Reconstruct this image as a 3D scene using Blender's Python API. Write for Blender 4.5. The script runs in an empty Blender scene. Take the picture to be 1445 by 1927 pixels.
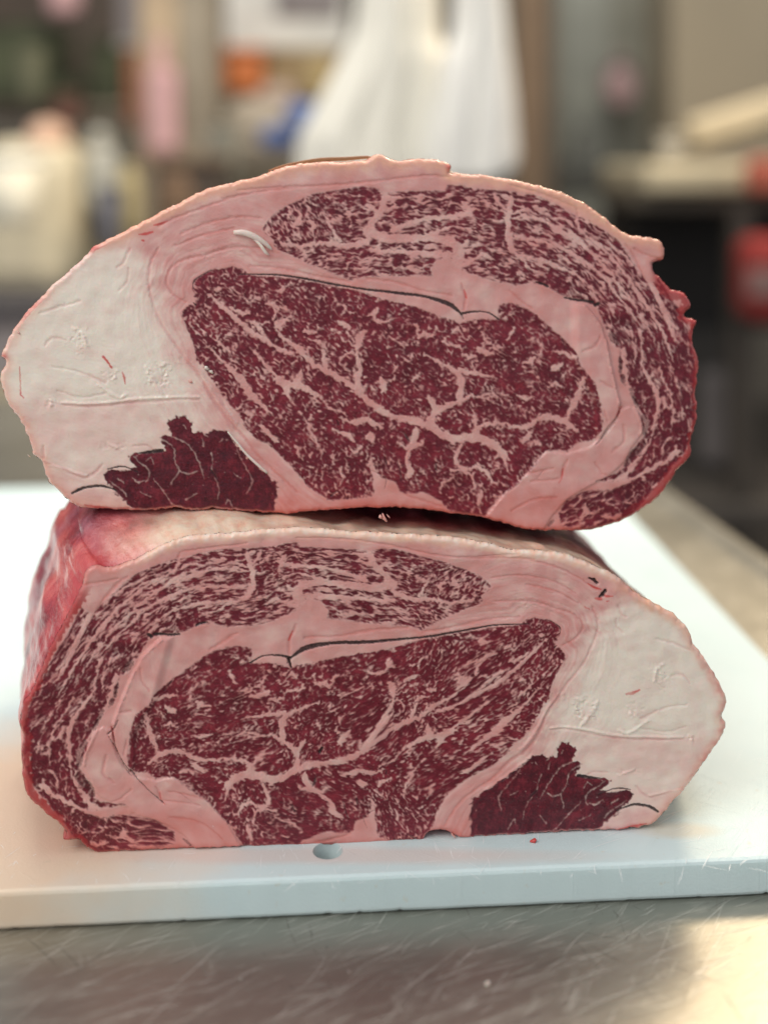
import bpy, bmesh, math, random
import numpy as np
from mathutils import Vector, Matrix
random.seed(4)
sc = bpy.context.scene
COL = sc.collection
# ---------------------------------------------------------------- camera
CAM_H, HOR, FPX = .27, 300.0, 2300.0     # metres above the board, picture row of the horizon, focal length in picture units (level camera, lens shifted down)
cam_d = bpy.data.cameras.new('camera'); cam = bpy.data.objects.new('camera', cam_d); COL.objects.link(cam)
cam.location = (0, 0, CAM_H); cam.rotation_euler = (math.radians(90), 0, 0)
cam_d.sensor_fit = 'VERTICAL'; cam_d.sensor_height = 24; cam_d.lens = FPX/1927*24; cam_d.shift_y = -(963.5-HOR)/1927
cam_d.clip_start = .01; cam_d.clip_end = 60
cam_d.dof.use_dof = True; cam_d.dof.focus_distance = .487; cam_d.dof.aperture_fstop = 1.9; cam_d.dof.aperture_blades = 0
sc.camera = cam
# ---------------------------------------------------------------- world and lamps
w = bpy.data.worlds.new('World'); sc.world = w; w.use_nodes = True
wn = w.node_tree; bg = wn.nodes['Background']
bg.inputs[0].default_value = (.80, .80, .84, 1); bg.inputs[1].default_value = .60
def area(name, loc, target, sx, sy, power, col):
    d = bpy.data.lights.new(name, 'AREA'); d.shape = 'RECTANGLE'; d.size = sx; d.size_y = sy; d.energy = power; d.color = col
    o = bpy.data.objects.new(name, d); COL.objects.link(o); o.location = loc
    o.rotation_euler = (Vector(target)-Vector(loc)).to_track_quat('-Z', 'Y').to_euler()
    return o
area('ceiling_lamp', (-.1, .70, 2.0), (0, .6, 0), 1.5, .9, 7.5, (1.0, .98, .93))
area('front_fill', (-1.2, -.6, 1.5), (0, .45, .1), 1.4, 1.2, 25, (1.0, .96, .92))  # added soft fill on the cut faces, from behind the camera
area('warm_lamp', (1.05, 2.3, 1.75), (.05, .4, .1), .55, .5, 32, (1.0, .78, .52))
area('background_fill', (.3, 1.5, 2.5), (0, 3.0, .2), 2.4, .8, 62, (1.0, .93, .82))  # added fill that brightens the things behind the roasts
sc.view_settings.view_transform = 'Standard'; sc.view_settings.look = 'None'; sc.view_settings.exposure = 0; sc.view_settings.gamma = 1
sc.cycles.use_denoising = True; sc.cycles.max_bounces = 8
# ---------------------------------------------------------------- helpers
def ray(px, py):
    return np.array([(px-722.5)/FPX, 1.0, (HOR-py)/FPX])
EYEPT = np.array([0, 0, CAM_H])
def onz(px, py, z=0.0):
    r = ray(px, py); return EYEPT+r*(z-CAM_H)/r[2]
def aty(px, py, Y):
    r = ray(px, py); return EYEPT+r*Y/r[1]
def tagit(o, label=None, cat=None, group=None, kind=None):
    if label: o['label'] = label
    if cat: o['category'] = cat
    if group: o['group'] = group
    if kind: o['kind'] = kind
    return o
def empty(name, loc=(0, 0, 0), rz=0):
    o = bpy.data.objects.new(name, None); COL.objects.link(o); o.location = loc; o.rotation_euler = (0, 0, rz); o.empty_display_size = .05
    return o
def mesh_obj(name, me, mat, parent=None):
    o = bpy.data.objects.new(name, me); COL.objects.link(o)
    if mat: me.materials.append(mat)
    if parent: o.parent = parent; o.matrix_parent_inverse = parent_inv(parent)
    return o
def parent_inv(p):
    return (Matrix.Translation(p.location) @ p.rotation_euler.to_matrix().to_4x4()).inverted()
def from_bm(name, bm, mat, parent=None, smooth_=True):
    me = bpy.data.meshes.new(name); bm.to_mesh(me); bm.free()
    if smooth_: me.shade_smooth()
    return mesh_obj(name, me, mat, parent)
def fast_mesh(name, V, Q):
    me = bpy.data.meshes.new(name)
    n = len(Q); k = Q.shape[1]
    me.vertices.add(len(V)); me.vertices.foreach_set('co', V.astype(np.float32).ravel())
    me.loops.add(n*k); me.loops.foreach_set('vertex_index', Q.astype(np.int32).ravel())
    me.polygons.add(n); me.polygons.foreach_set('loop_start', np.arange(0, n*k, k, dtype=np.int32))
    me.update(calc_edges=True); me.validate(); me.shade_smooth()
    return me
def set_attr(me, name, rgb):
    a = me.attributes.new(name, 'FLOAT_COLOR', 'POINT')
    d = np.ones((len(rgb), 4), np.float32); d[:, :3] = rgb
    a.data.foreach_set('color', d.ravel())
def bbox_bm(bm, x0, x1, y0, y1, z0, z1, bev=0, seg=2, M=None):
    r = bmesh.ops.create_cube(bm, size=1)
    vs = r['verts']
    for v in vs: v.co = Vector(((x0+x1)/2+v.co.x*(x1-x0), (y0+y1)/2+v.co.y*(y1-y0), (z0+z1)/2+v.co.z*(z1-z0)))
    if bev:
        es = list({e for v in vs for e in v.link_edges})
        r2 = bmesh.ops.bevel(bm, geom=es, offset=bev, segments=seg, affect='EDGES', profile=.5)
        vs = list({v for fc in r2['faces'] for v in fc.verts} | {v for v in vs if v.is_valid})
    if M is not None:
        for v in vs: v.co = M @ v.co
    return vs
# ---------------------------------------------------------------- node helpers
def newmat(name):
    m = bpy.data.materials.new(name); m.use_nodes = True
    return m, m.node_tree, m.node_tree.nodes['Principled BSDF']
def N(t, typ, **kw):
    n = t.nodes.new(typ)
    for k, v in kw.items():
        if k in n.inputs.keys() if hasattr(n.inputs, 'keys') else False: n.inputs[k].default_value = v
        else: setattr(n, k, v)
    return n
def noise(t, vec, scale, detail=4, rough=.55, dist=0):
    n = t.nodes.new('ShaderNodeTexNoise'); n.inputs['Scale'].default_value = scale; n.inputs['Detail'].default_value = detail
    n.inputs['Roughness'].default_value = rough; n.inputs['Distortion'].default_value = dist
    if vec is not None: t.links.new(vec, n.inputs['Vector'])
    return n.outputs['Fac']
def ramp(t, fac, stops):
    n = t.nodes.new('ShaderNodeValToRGB'); t.links.new(fac, n.inputs[0]); e = n.color_ramp.elements
    while len(e) < len(stops): e.new(.5)
    for q, (p, c) in zip(e, stops): q.position = p; q.color = (c if len(c) == 4 else (*c, 1)) if not isinstance(c, (int, float)) else (c, c, c, 1)
    return n.outputs[0]
def mix(t, fac, a, b, mode='MIX'):
    n = t.nodes.new('ShaderNodeMix'); n.data_type = 'RGBA'; n.blend_type = mode
    for sock, v in ((n.inputs[0], fac), (n.inputs[6], a), (n.inputs[7], b)):
        if hasattr(v, 'links'): t.links.new(v, sock)
        elif isinstance(v, (int, float)): sock.default_value = v
        else: sock.default_value = (*v, 1)
    return n.outputs[2]
def mth(t, op, a, b=None, clamp=False):
    n = t.nodes.new('ShaderNodeMath'); n.operation = op; n.use_clamp = clamp
    for k, v in enumerate((a, b)):
        if v is None: continue
        if hasattr(v, 'links'): t.links.new(v, n.inputs[k])
        else: n.inputs[k].default_value = v
    return n.outputs[0]
def bump(t, hgt_, strength, dist, normal=None):
    n = t.nodes.new('ShaderNodeBump'); n.inputs['Strength'].default_value = strength; n.inputs['Distance'].default_value = dist
    t.links.new(hgt_, n.inputs['Height'])
    if normal is not None: t.links.new(normal, n.inputs['Normal'])
    return n.outputs[0]
def objco(t, scale=(1, 1, 1), rot=(0, 0, 0)):
    c = t.nodes.new('ShaderNodeTexCoord'); m = t.nodes.new('ShaderNodeMapping')
    m.inputs['Scale'].default_value = scale; m.inputs['Rotation'].default_value = rot
    t.links.new(c.outputs['Object'], m.inputs['Vector']); return m.outputs[0]
def simple_mat(name, col, rough=.6, metal=0, var=.15, scale=6, spec=.5):
    m, t, p = newmat(name)
    nz = noise(t, objco(t), scale, 3)
    c = ramp(t, nz, [(.3, tuple(x*(1-var) for x in col)), (.7, tuple(min(1, x*(1+var)) for x in col))])
    t.links.new(c, p.inputs['Base Color']); p.inputs['Roughness'].default_value = rough; p.inputs['Metallic'].default_value = metal
    p.inputs['Specular IOR Level'].default_value = spec
    return m
# ---------------------------------------------------------------- cut-face tissue pattern (numpy, in photo-plane units)
rng = np.random.default_rng(7)
RX0, RY0, RX1, RY1 = -20.0, 270.0, 1340.0, 1020.0
def _h(ix, iy, s):
    n = (ix.astype(np.int64)*374761393 + iy.astype(np.int64)*668265263 + s*2147483647) & 0xffffffff
    n = ((n ^ (n >> 13))*1274126177) & 0xffffffff
    n = (n ^ (n >> 16))
    n = (n*2246822519) & 0xffffffff
    return ((n ^ (n >> 15)) & 0xffffff)/float(0xffffff)
def pn(x, y, s=0):                                    # gradient noise about -1..1
    ix = np.floor(x); iy = np.floor(y); fx = x-ix; fy = y-iy
    u = fx*fx*fx*(fx*(fx*6-15)+10); v = fy*fy*fy*(fy*(fy*6-15)+10)
    def g(dx, dy):
        a = _h(ix+dx, iy+dy, s)*6.2831853
        return np.cos(a)*(fx-dx)+np.sin(a)*(fy-dy)
    a = g(0, 0); b = g(1, 0); c = g(0, 1); d = g(1, 1)
    a = a+(b-a)*u; c = c+(d-c)*u
    return (a+(c-a)*v)*1.5
def fbm(x, y, s, o=3):
    r = 0; a = 1.0
    for k in range(o):
        r = r+a*pn(x*2**k+17.3*k, y*2**k-9.1*k, s+k*31); a *= .5
    return r
def worley(x, y, s):                                  # F1, F2, id
    ix = np.floor(x); iy = np.floor(y)
    f1 = np.full(x.shape, 9.0); f2 = f1.copy(); cid = np.zeros(x.shape)
    for dx in (-1, 0, 1):
        for dy in (-1, 0, 1):
            cx = ix+dx; cy = iy+dy
            px = cx+.08+.84*_h(cx, cy, s); py = cy+.08+.84*_h(cx, cy, s+77)
            d = np.sqrt((px-x)**2+(py-y)**2)
            m = d < f1
            f2 = np.where(m, f1, np.minimum(f2, d)); cid = np.where(m, _h(cx, cy, s+5), cid); f1 = np.where(m, d, f1)
    return f1, f2, cid
def sst(a, b, x):
    t = np.clip((x-a)/(b-a), 0, 1); return t*t*(3-2*t)
W = int(RX1-RX0); H = int(RY1-RY0)
GX, GY = np.meshgrid(np.arange(W)+RX0, np.arange(H)+RY0)
def bil(A, x, y):                                     # bilinear sample of a raster at plane coordinates
    u = np.clip(x-RX0, 0, W-1.001); v = np.clip(y-RY0, 0, H-1.001)
    i = u.astype(int); j = v.astype(int); fu = u-i; fv = v-j
    return (A[j, i]*(1-fu)+A[j, i+1]*fu)*(1-fv)+(A[j+1, i]*(1-fu)+A[j+1, i+1]*fu)*fv
def poly_sdf(P, X, Y):                                # positive inside
    P = np.asarray(P, float); sh = X.shape; x = X.ravel(); y = Y.ravel()
    d = np.full(x.shape, 1e9); ins = np.zeros(x.shape, bool)
    for k in range(len(P)):
        ax, ay = P[k]; bx, by = P[(k+1) % len(P)]
        ex, ey = bx-ax, by-ay; L = ex*ex+ey*ey+1e-9
        t = np.clip(((x-ax)*ex+(y-ay)*ey)/L, 0, 1)
        d = np.minimum(d, (x-ax-t*ex)**2+(y-ay-t*ey)**2)
        if ay != by:
            c = (ay > y) != (by > y)
            ins ^= c & (x < (bx-ax)*(y-ay)/(by-ay)+ax)
    d = np.sqrt(d)
    return np.where(ins, d, -d).reshape(sh)
_hx = np.arange(0, W+2, 3)+RX0; _hy = np.arange(0, H+2, 3)+RY0
HX, HY = np.meshgrid(_hx, _hy)
def rs(P):                                            # sdf raster (coarse, then bilinear)
    S = poly_sdf(P, HX, HY)
    u = (GX-RX0)/3; v = (GY-RY0)/3; i = np.minimum(u.astype(int), S.shape[1]-2); j = np.minimum(v.astype(int), S.shape[0]-2)
    fu = u-i; fv = v-j
    return (S[j, i]*(1-fu)+S[j, i+1]*fu)*(1-fv)+(S[j+1, i]*(1-fu)+S[j+1, i+1]*fu)*fv
def smooth(P, n=4, closed=False):                     # Catmull-Rom
    P = np.asarray(P, float)
    if closed: Q = np.vstack([P[-1:], P, P[:2]])
    else: Q = np.vstack([2*P[0]-P[1], P, 2*P[-1]-P[-2]])
    out = []
    for k in range(1, len(Q)-2):
        p0, p1, p2, p3 = Q[k-1], Q[k], Q[k+1], Q[k+2]
        for q in range(n):
            t = q/n
            out.append(.5*((2*p1)+(p2-p0)*t+(2*p0-5*p1+4*p2-p3)*t*t+(3*p1-p0-3*p2+p3)*t**3))
    if not closed: out.append(P[-1])
    return np.array(out)
def stroke(F, pts, pad=16, WX=None, WY=None, sm=3):    # F = max(F, halfwidth - distance) along (x, y, halfwidth) points
    P = smooth(pts, sm) if len(pts) > 2 else np.asarray(pts, float)
    for k in range(len(P)-1):
        ax, ay, aw = P[k]; bx, by, bw = P[k+1]; m = pad+max(aw, bw)
        i0 = max(0, int(min(ax, bx)-m-RX0)); i1 = min(W, int(max(ax, bx)+m-RX0)); j0 = max(0, int(min(ay, by)-m-RY0)); j1 = min(H, int(max(ay, by)+m-RY0))
        if i1 <= i0 or j1 <= j0: continue
        x = (GX if WX is None else WX)[j0:j1, i0:i1]; y = (GY if WY is None else WY)[j0:j1, i0:i1]
        ex, ey = bx-ax, by-ay; t = np.clip(((x-ax)*ex+(y-ay)*ey)/(ex*ex+ey*ey+1e-9), 0, 1)
        v = aw+(bw-aw)*t-np.hypot(x-ax-t*ex, y-ay-t*ey)
        F[j0:j1, i0:i1] = np.maximum(F[j0:j1, i0:i1], v)
def blank(): return np.full((H, W), -30.0)

EYE = [(439,501),(398,508),(367,526),(363,543),(370,571),(356,574),(343,588),(346,605),(356,626),(367,657),(370,678),(384,693),(408,727),(433,762),(450,779),(464,807),(484,828),(505,835),(547,876),(578,914),(602,931),(623,942),(665,938),(704,933),(702,900),(694,870),(698,858),(706,884),(716,898),(744,907),(755,928),(775,930),(796,925),(831,945),(848,963),(865,966),(888,976),(912,978),(917,963),(938,935),(969,914),(990,893),(1011,869),(1025,850),(1049,847),(1066,850),(1087,833),(1115,829),(1132,810),(1132,786),(1128,758),(1118,720),(1104,703),(1092,686),(1083,664),(1070,647),(1050,628),(1031,612),(1007,591),(983,578),(962,569),(941,574),(936,584),(938,602),(900,600),(865,609),(851,602),(810,588),(761,571),(723,564),(671,546),(623,538),(571,527),(519,520),(471,518),(458,508)]
CAP = [(492,432),(502,415),(519,398),(554,380),(588,365),(640,356),(685,350),(706,353),(725,362),(748,360),(796,358),(838,359),(841,347),(872,348),(893,354),(924,356),(969,360),(1014,369),(1052,386),(1076,402),(1100,412),(1121,423),(1163,451),(1180,474),(1198,503),(1222,534),(1240,520),(1262,560),(1284,590),(1300,625),(1308,680),(1312,740),(1308,800),(1290,850),(1262,885),(1236,915),(1204,952),(1177,983),(1125,997),(1094,999),(1056,990),(1049,966),(1066,938),(1094,924),(1128,921),(1150,922),(1185,905),(1150,908),(1114,907),(1140,895),(1163,888),(1173,878),(1187,848),(1200,832),(1211,820),(1211,808),(1204,793),(1194,762),(1184,738),(1173,724),(1165,706),(1163,675),(1166,655),(1150,650),(1143,630),(1132,602),(1121,578),(1094,565),(1066,560),(1045,550),(1031,540),(1000,533),(969,538),(948,533),(917,527),(883,515),(855,501),(846,486),(822,490),(810,505),(815,519),(761,520),(692,521),(658,528),(637,519),(588,500),(554,485),(519,469),(512,450)]
SIDE = [(194,893),(208,886),(242,883),(256,878),(244,868),(244,855),(256,852),(294,850),(311,846),(304,830),(301,821),(322,820),(313,793),(325,790),(332,781),(349,783),(363,796),(363,814),(377,810),(388,820),(401,807),(429,812),(446,838),(474,867),(500,890),(523,911),(521,942),(509,975),(430,985),(330,985),(270,975),(235,943),(215,923),(201,906)]
KERN = [(940,545),(969,541),(1000,536),(1021,543),(1059,562),(1100,574),(1118,595),(1132,616),(1139,640),(1149,689),(1159,734),(1165,758),(1158,786),(1142,803),(1128,825),(1120,812),(1120,760),(1105,720),(1083,684),(1031,622),(983,590),(950,575)]
SLAB = [(1165,772),(1183,765),(1198,772),(1206,793),(1208,814),(1187,841),(1173,869),(1142,897),(1115,910),(1066,938),(1038,970),(1018,1000),(952,998),(910,990),(914,972),(952,925),(990,893),(1014,862),(1028,849),(1063,854),(1108,841),(1142,814),(1162,786)]
EYEV = [
 [(520,622,3),(536,637,6),(564,658,7),(595,689,6),(630,706,7),(671,734,7),(706,765,7),(744,786,7),(779,791,8),(817,807,9),(848,824,9),(893,824,9),(924,834,9),(945,852,8),(952,872,5),(956,884,2)],
 [(391,553,3),(415,574,5),(443,598,6),(470,622,6),(500,640,6),(520,655,5),(548,664,6)],
 [(471,655,3),(487,670,4),(502,689,5),(520,708,6),(536,727,8),(545,748,4)],
 [(536,722,8),(556,722,9),(564,708,7),(566,695,2)],[(556,724,9),(575,730,7),(592,742,6),(606,751,3),(623,769,3)],
 [(384,640,1),(400,660,3),(430,690,6),(450,710,8),(471,741,9),(488,757,6),(505,776,3)],
 [(675,734,8),(672,715,8),(677,695,7),(673,670,5),(671,655,5),(678,634,10),(690,622,3)],
 [(613,690,7),(610,670,6),(607,652,3)],[(640,674,2),(655,665,4),(672,668,3)],
 [(808,800,9),(818,778,8),(832,768,7),(858,757,6),(866,741,8),(868,720,10),(862,703,7),(841,689,5),(817,677,3),(797,665,2)],
 [(866,696,6),(890,702,6),(912,706,4),(934,712,1)],[(858,757,5),(872,752,5),(886,745,4),(896,746,3),(917,750,3),(938,762,1)],
 [(893,822,9),(896,812,8),(905,802,5),(925,797,5),(948,798,4),(970,803,6),(993,803,7),(1010,790,5),(1030,784,7),(1052,790,7),(1070,800,7),(1087,811,4)],
 [(1066,792,5),(1072,775,6),(1080,758,7),(1088,741,8),(1092,725,5),(1098,711,6)],
 [(889,772,3),(893,785,4),(894,800,5),(895,818,7)],[(905,745,2),(925,741,4),(938,748,2),(950,765,2)],
 [(898,655,3),(910,663,7),(925,665,6)],[(985,684,3),(996,681,7),(1007,672,4)],[(1036,697,3),(1046,692,7),(1058,685,4)],[(1040,660,2),(1056,664,5),(1080,672,4)],[(983,830,6),(990,824,8),(1000,812,3)],
 [(784,804,3),(781,820,7),(775,838,7),(762,842,4),(748,832,3)],[(775,840,6),(768,855,5),(766,868,5),(772,888,8),(765,898,4)],[(776,840,5),(790,838,5),(797,828,3)],
 [(868,838,6),(862,850,5),(857,866,6),(866,878,4),(880,890,5)],[(848,884,3),(872,886,4),(892,878,4),(912,886,5),(927,907,4),(938,912,2)],[(884,892,4),(893,912,3),(888,925,2)],
 [(690,826,3),(697,822,10),(702,832,6)],[(626,806,2),(640,815,5),(658,820,7),(664,830,4)],[(655,795,3),(671,794,7),(690,788,6),(703,796,7),(718,804,5)],[(640,785,2),(655,795,3)],
 [(574,786,2),(581,800,4),(588,815,5),(597,832,4),(602,846,2)],[(620,770,2),(634,772,4),(650,780,2)],[(492,800,4),(500,810,7),(512,820,6),(523,830,3)],
 [(716,712,5),(722,722,8),(722,738,5)],[(805,745,4),(812,755,8),(820,770,9)],[(776,716,4),(786,706,3),(792,700,2)],[(740,700,2),(746,690,3)],
 [(786,634,3),(797,628,6),(810,634,5),(818,630,3)],[(788,632,5),(785,618,3),(780,610,2)],[(814,630,3),(822,615,3)],
 [(500,572,3),(514,574,7),(522,580,3)],[(524,578,4),(535,578,5),(546,588,3)],[(405,545,6),(416,543,4)],
 [(466,604,4),(480,610,6),(492,622,5),(500,634,5)],[(435,581,4),(455,588,5),(470,590,3)],[(404,640,2),(420,650,4),(434,664,3)],
 [(636,606,3),(650,612,7),(660,618,4)],[(690,594,2),(704,590,6),(710,580,4)],[(704,590,4),(706,602,5),(722,606,4),(738,602,3)],
 [(636,570,2),(647,577,5),(660,590,3)],[(590,640,2),(603,645,5),(612,655,4)],[(528,548,5),(536,540,3),(550,536,1)],[(488,562,4),(482,560,5)],
 [(575,622,6),(590,628,4),(600,620,2)],[(524,612,7),(540,600,4),(552,596,4)],[(520,606,5),(528,618,6)],[(512,600,3),(520,590,3),(516,580,4)],
 [(740,636,2),(752,645,3),(768,650,2)],[(830,640,2),(846,648,4),(866,655,2)],[(868,668,2),(882,672,5),(896,668,2)],
 [(935,650,2),(950,655,3)],[(955,640,2),(962,628,4),(968,616,3)],[(905,625,2),(912,640,4),(925,646,4)],[(850,625,2),(862,622,4),(872,632,3)],
 [(640,880,2),(645,900,4),(640,915,2)],[(556,838,2),(562,850,4),(570,866,2)],[(1012,640,2),(1020,655,4),(1015,668,2)],[(975,745,2),(990,750,4),(1004,745,2)],[(1030,730,2),(1045,722,4),(1058,728,2)],
 [(905,920,3),(903,936,5),(900,952,2)],[(660,858,2),(672,850,4),(680,840,2)],[(826,920,2),(838,906,3),(850,900,2)],
]
CAPV = [
 [(726,360,9),(722,385,11),(706,412,12),(690,432,12)],[(690,434,12),(730,449,15),(790,448,14),(838,452,14),(862,470,17),(858,498,20),(850,520,20)],
 [(530,458,5),(565,464,7),(600,458,7),(650,462,8),(690,456,12)],[(700,470,8),(740,474,8),(800,478,10),(845,480,14)],[(600,492,3),(650,484,3),(720,500,3),(790,508,4)],
 [(690,385,6),(705,395,9)],[(740,432,12),(770,420,8),(800,412,8),(845,408,9),(880,402,10)],[(882,402,9),(880,390,8),(868,380,3)],[(722,372,8),(745,372,8),(780,372,2)],
 [(725,395,10),(745,385,4),(700,350,3)],[(845,428,6),(815,440,10)],[(560,420,9),(566,405,5),(560,395,3)],[(585,415,8),(592,425,9),(586,436,5)],[(610,405,4),(625,430,5),(640,452,5)],[(662,420,5),(655,400,4),(648,385,3)],
 [(962,372,6),(958,395,9),(955,425,11),(957,450,11),(965,474,10),(982,486,7),(1000,490,3)],[(930,368,5),(940,385,6),(957,395,6)],[(905,372,4),(920,380,5)],[(880,455,8),(862,470,10)],
 [(975,480,5),(1020,490,5),(1065,508,5),(1100,530,5),(1130,560,4)],[(960,440,5),(1010,452,5),(1060,468,6),(1110,500,6),(1150,540,5),(1185,590,4)],
 [(965,400,4),(1010,412,6),(1050,432,6),(1095,460,7),(1135,500,6),(1175,550,5),(1215,610,4),(1240,660,3)],[(1000,390,3),(1040,412,4),(1072,436,5),(1110,470,4)],
 [(1087,400,5),(1085,415,7),(1092,435,5),(1120,455,5),(1150,485,6),(1185,530,6),(1220,580,6),(1248,630,5),(1266,680,4)],
 [(1172,452,5),(1188,470,8),(1205,495,10),(1225,535,11),(1243,575,10),(1258,610,7),(1270,640,4)],[(1240,560,5),(1262,600,4),(1282,640,3)],
 [(1204,625,4),(1208,660,4),(1208,689,5),(1225,720,8),(1237,750,8),(1236,775,6),(1228,805,5),(1222,834,4),(1210,850,4)],[(1240,690,3),(1250,720,4),(1262,750,4),(1265,790,3),(1258,820,2)],
 [(1222,836,4),(1200,862,6),(1175,895,8),(1150,905,6),(1110,915,6)],[(1110,918,8),(1150,912,7),(1190,900,6),(1215,886,7),(1245,872,8),(1275,850,8)],
 [(1172,660,9),(1176,700,8),(1180,726,7),(1192,745,4)],[(1142,622,6),(1150,640,6),(1156,660,8)],[(1196,765,8),(1212,790,6),(1218,812,6)],
 [(870,500,6),(890,490,5),(905,480,8),(925,488,5)],[(1100,958,8),(1110,966,5),(1135,955,3)],[(1130,972,4),(1150,975,8),(1165,970,6)],[(1140,945,3),(1160,955,3),(1170,975,2)],[(1060,985,3),(1090,978,5),(1100,960,5)],[(1120,945,2),(1150,940,3),(1185,945,2),(1200,930,2)],
 [(1246,640,2),(1260,690,3),(1280,740,3),(1285,790,2)],[(1185,620,3),(1196,660,3),(1190,690,2)],[(1240,800,2),(1262,810,2)],
]
SIDEV = [
 [(322,822,1.2),(340,828,1.5),(356,838,1.6),(372,862,1.5),(380,885,1.4),(384,900,1)],[(329,848,1.4),(331,872,1.6),(338,886,2),(328,900,1.6),(322,912,1)],[(338,886,2),(356,892,1.6),(372,886,1.2)],
 [(398,852,1.6),(401,870,1.2),(398,885,.8)],[(420,826,2),(415,832,1.4)],[(446,843,1.2),(452,860,1.2),(468,888,1.6),(475,905,2),(470,920,2.2),(464,930,1.2)],
 [(252,858,1.4),(262,870,1.6),(275,878,1.6),(282,892,1.8),(276,906,1.2)],[(276,868,1.2),(285,860,1.4),(290,874,1)],[(290,900,.8),(305,920,1.2),(320,942,1.6),(335,958,1.6)],[(250,900,1.6),(262,908,2),(272,904,1.2)],
 [(222,900,1.4),(234,910,1.4)],[(300,826,1.6),(318,834,1.6),(330,848,1.4)],[(405,900,1),(412,920,1.2),(410,940,1)],[(425,950,1.6),(430,940,2),(440,958,1.4)],[(385,840,1.4),(380,825,1.2)],[(350,940,1.4),(372,928,1.2)],
 [(205,905,1.2),(228,920,1.6),(240,934,1.4)],[(440,890,1),(455,900,1)],[(345,800,1.8),(352,808,1.4)],[(265,925,1),(285,935,1.2)],
]
# ---- coordinates warped a little so nothing is ruler-straight
w1 = pn(GX/11, GY/11, 3); w2 = pn(GX/11+50, GY/11, 4)
w3 = pn(GX/5, GY/5, 5); w4 = pn(GX/5, GY/5+40, 6)
WX = GX+3.2*w1+1.6*w3; WY = GY+3.2*w2+1.6*w4
sE = rs(EYE); sC = rs(CAP); sS = rs(SIDE); sK = rs(KERN); sL = rs(SLAB)
# eye of the rib
vE = blank()
for v in EYEV: stroke(vE, [(a_, b_, c_*(.66+.16*(c_ > 6)+.1*min(1, max(0, big_)))) for big_ in (0,) for a_, b_, c_ in v], WX=WX, WY=WY)
def rot(x, y, deg, sx, sy):
    a = math.radians(deg); c, s = math.cos(a), math.sin(a)
    return (x*c+y*s)/sx, (-x*s+y*c)/sy
big1 = fbm(GX/70, GY/70, 11, 2); big2 = fbm(GX/38, GY/38, 12, 2)
fineS = pn(GX/2.6, GY/2.6, 23)
XA = GX+7*pn(GX/34, GY/34, 21)+2.2*w1; YA = GY+7*pn(GX/34, GY/34, 22)+2.2*w2
wv = sst(640, 560, GX)*.0+np.exp(-(((GX-650)/120)**2+((GY-890)/70)**2))
wv = np.clip(wv*1.5+np.exp(-(((GX-1000)/60)**2+((GY-640)/60)**2))*.3, 0, 1)
def cells(mask, deg, sx, sy, seed, X=None, Y=None):
    X = XA if X is None else X; Y = YA if Y is None else Y
    u, v = rot(X[mask], Y[mask], deg, sx, sy)
    f1, f2, cid = worley(u, v, seed)
    D = np.zeros(mask.shape); D[mask] = f2-f1
    C = np.zeros(mask.shape); C[mask] = cid
    F = np.zeros(mask.shape); F[mask] = f1
    return D, C, F
mE = sE > -6
dA, cA, fA = cells(mE, 38, 11, 7.2, 100); dB, _, fB = cells(mE, 78, 11, 7, 130)
D1 = dA*(1-wv)+dB*wv; F1 = fA*(1-wv)+fB*wv
d2, c2, f2_ = cells(mE, 30, 6.5, 4.4, 160)
ua, va = rot(XA, YA, 40, 13, 6.5); ub, vb = rot(XA, YA, 80, 13, 6)
n1 = (fbm(ua, va, 41, 2)*(1-wv)+fbm(ub, vb, 43, 2)*wv)
ua, va = rot(XA, YA, 35, 7.5, 4.5); n2 = pn(ua, va, 47)
dense = .20+.18*big1+.18*big2+.07*sst(760, 560, GX)
dense = dense+.16*np.exp(-(((GX-450)/90)**2+((GY-720)/90)**2))+.12*np.exp(-(((GX-880)/70)**2+((GY-640)/60)**2))-.18*np.exp(-(((GX-760)/50)**2+((GY-600)/28)**2))-.1*np.exp(-(((GX-960)/50)**2+((GY-760)/30)**2))
g = 4.6*(n1*.75+n2*.42+dense-.62)
fleck = g+1.25-np.minimum(D1*5.5, 4.0)                   # fat creeps along cell borders
dots = 3.2*(n2-.52+.25*big2)+1.0*(.35-f2_)
vein = vE+1.5-np.clip(D1, 0, .5)*4.6+1.0*n1
thread = .9-D1*13+3.4*(n1*.8+.5*big2-.22+.5*pn(GX/9, GY/9, 49))
thread2 = .5-d2*8+2.8*(n2*.6+.5*n1+.8*big2-.62)
FE = np.maximum(np.maximum(fleck, dots), np.maximum(vein, np.maximum(thread, thread2)))
FE = np.where(vE < 0, FE-.12*np.exp(-(vE+8)**2/30), FE)
edge = sE+2.3*n1-1.3+1.6*np.minimum(D1*2, 1)
FE = np.maximum(FE, -edge)
# spinalis cap, cells drawn out along its curl
GUIDE = smooth([(430,470),(520,440),(600,425),(700,425),(800,428),(900,438),(1000,458),(1080,500),(1150,565),(1200,640),(1232,720),(1240,800),(1212,870),(1150,930),(1060,985)], 8)
mC = sC > -6
gx = GX[mC]; gy = GY[mC]
best = np.full(gx.shape, 1e9); U = np.zeros(gx.shape); V = np.zeros(gx.shape); acc = 0.0
for k in range(len(GUIDE)-1):
    a, b = GUIDE[k], GUIDE[k+1]; e = b-a; L = np.hypot(*e)
    t = np.clip(((gx-a[0])*e[0]+(gy-a[1])*e[1])/L**2, 0, 1)
    dx = gx-a[0]-t*e[0]; dy = gy-a[1]-t*e[1]; d = dx*dx+dy*dy
    m = d < best
    U = np.where(m, acc+t*L, U); V = np.where(m, (e[0]*dy-e[1]*dx)/L, V); best = np.where(m, d, best); acc += L
wx1 = pn(GX/30, GY/30, 61)[mC]; wy1 = pn(GX/30, GY/30, 62)[mC]
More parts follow.
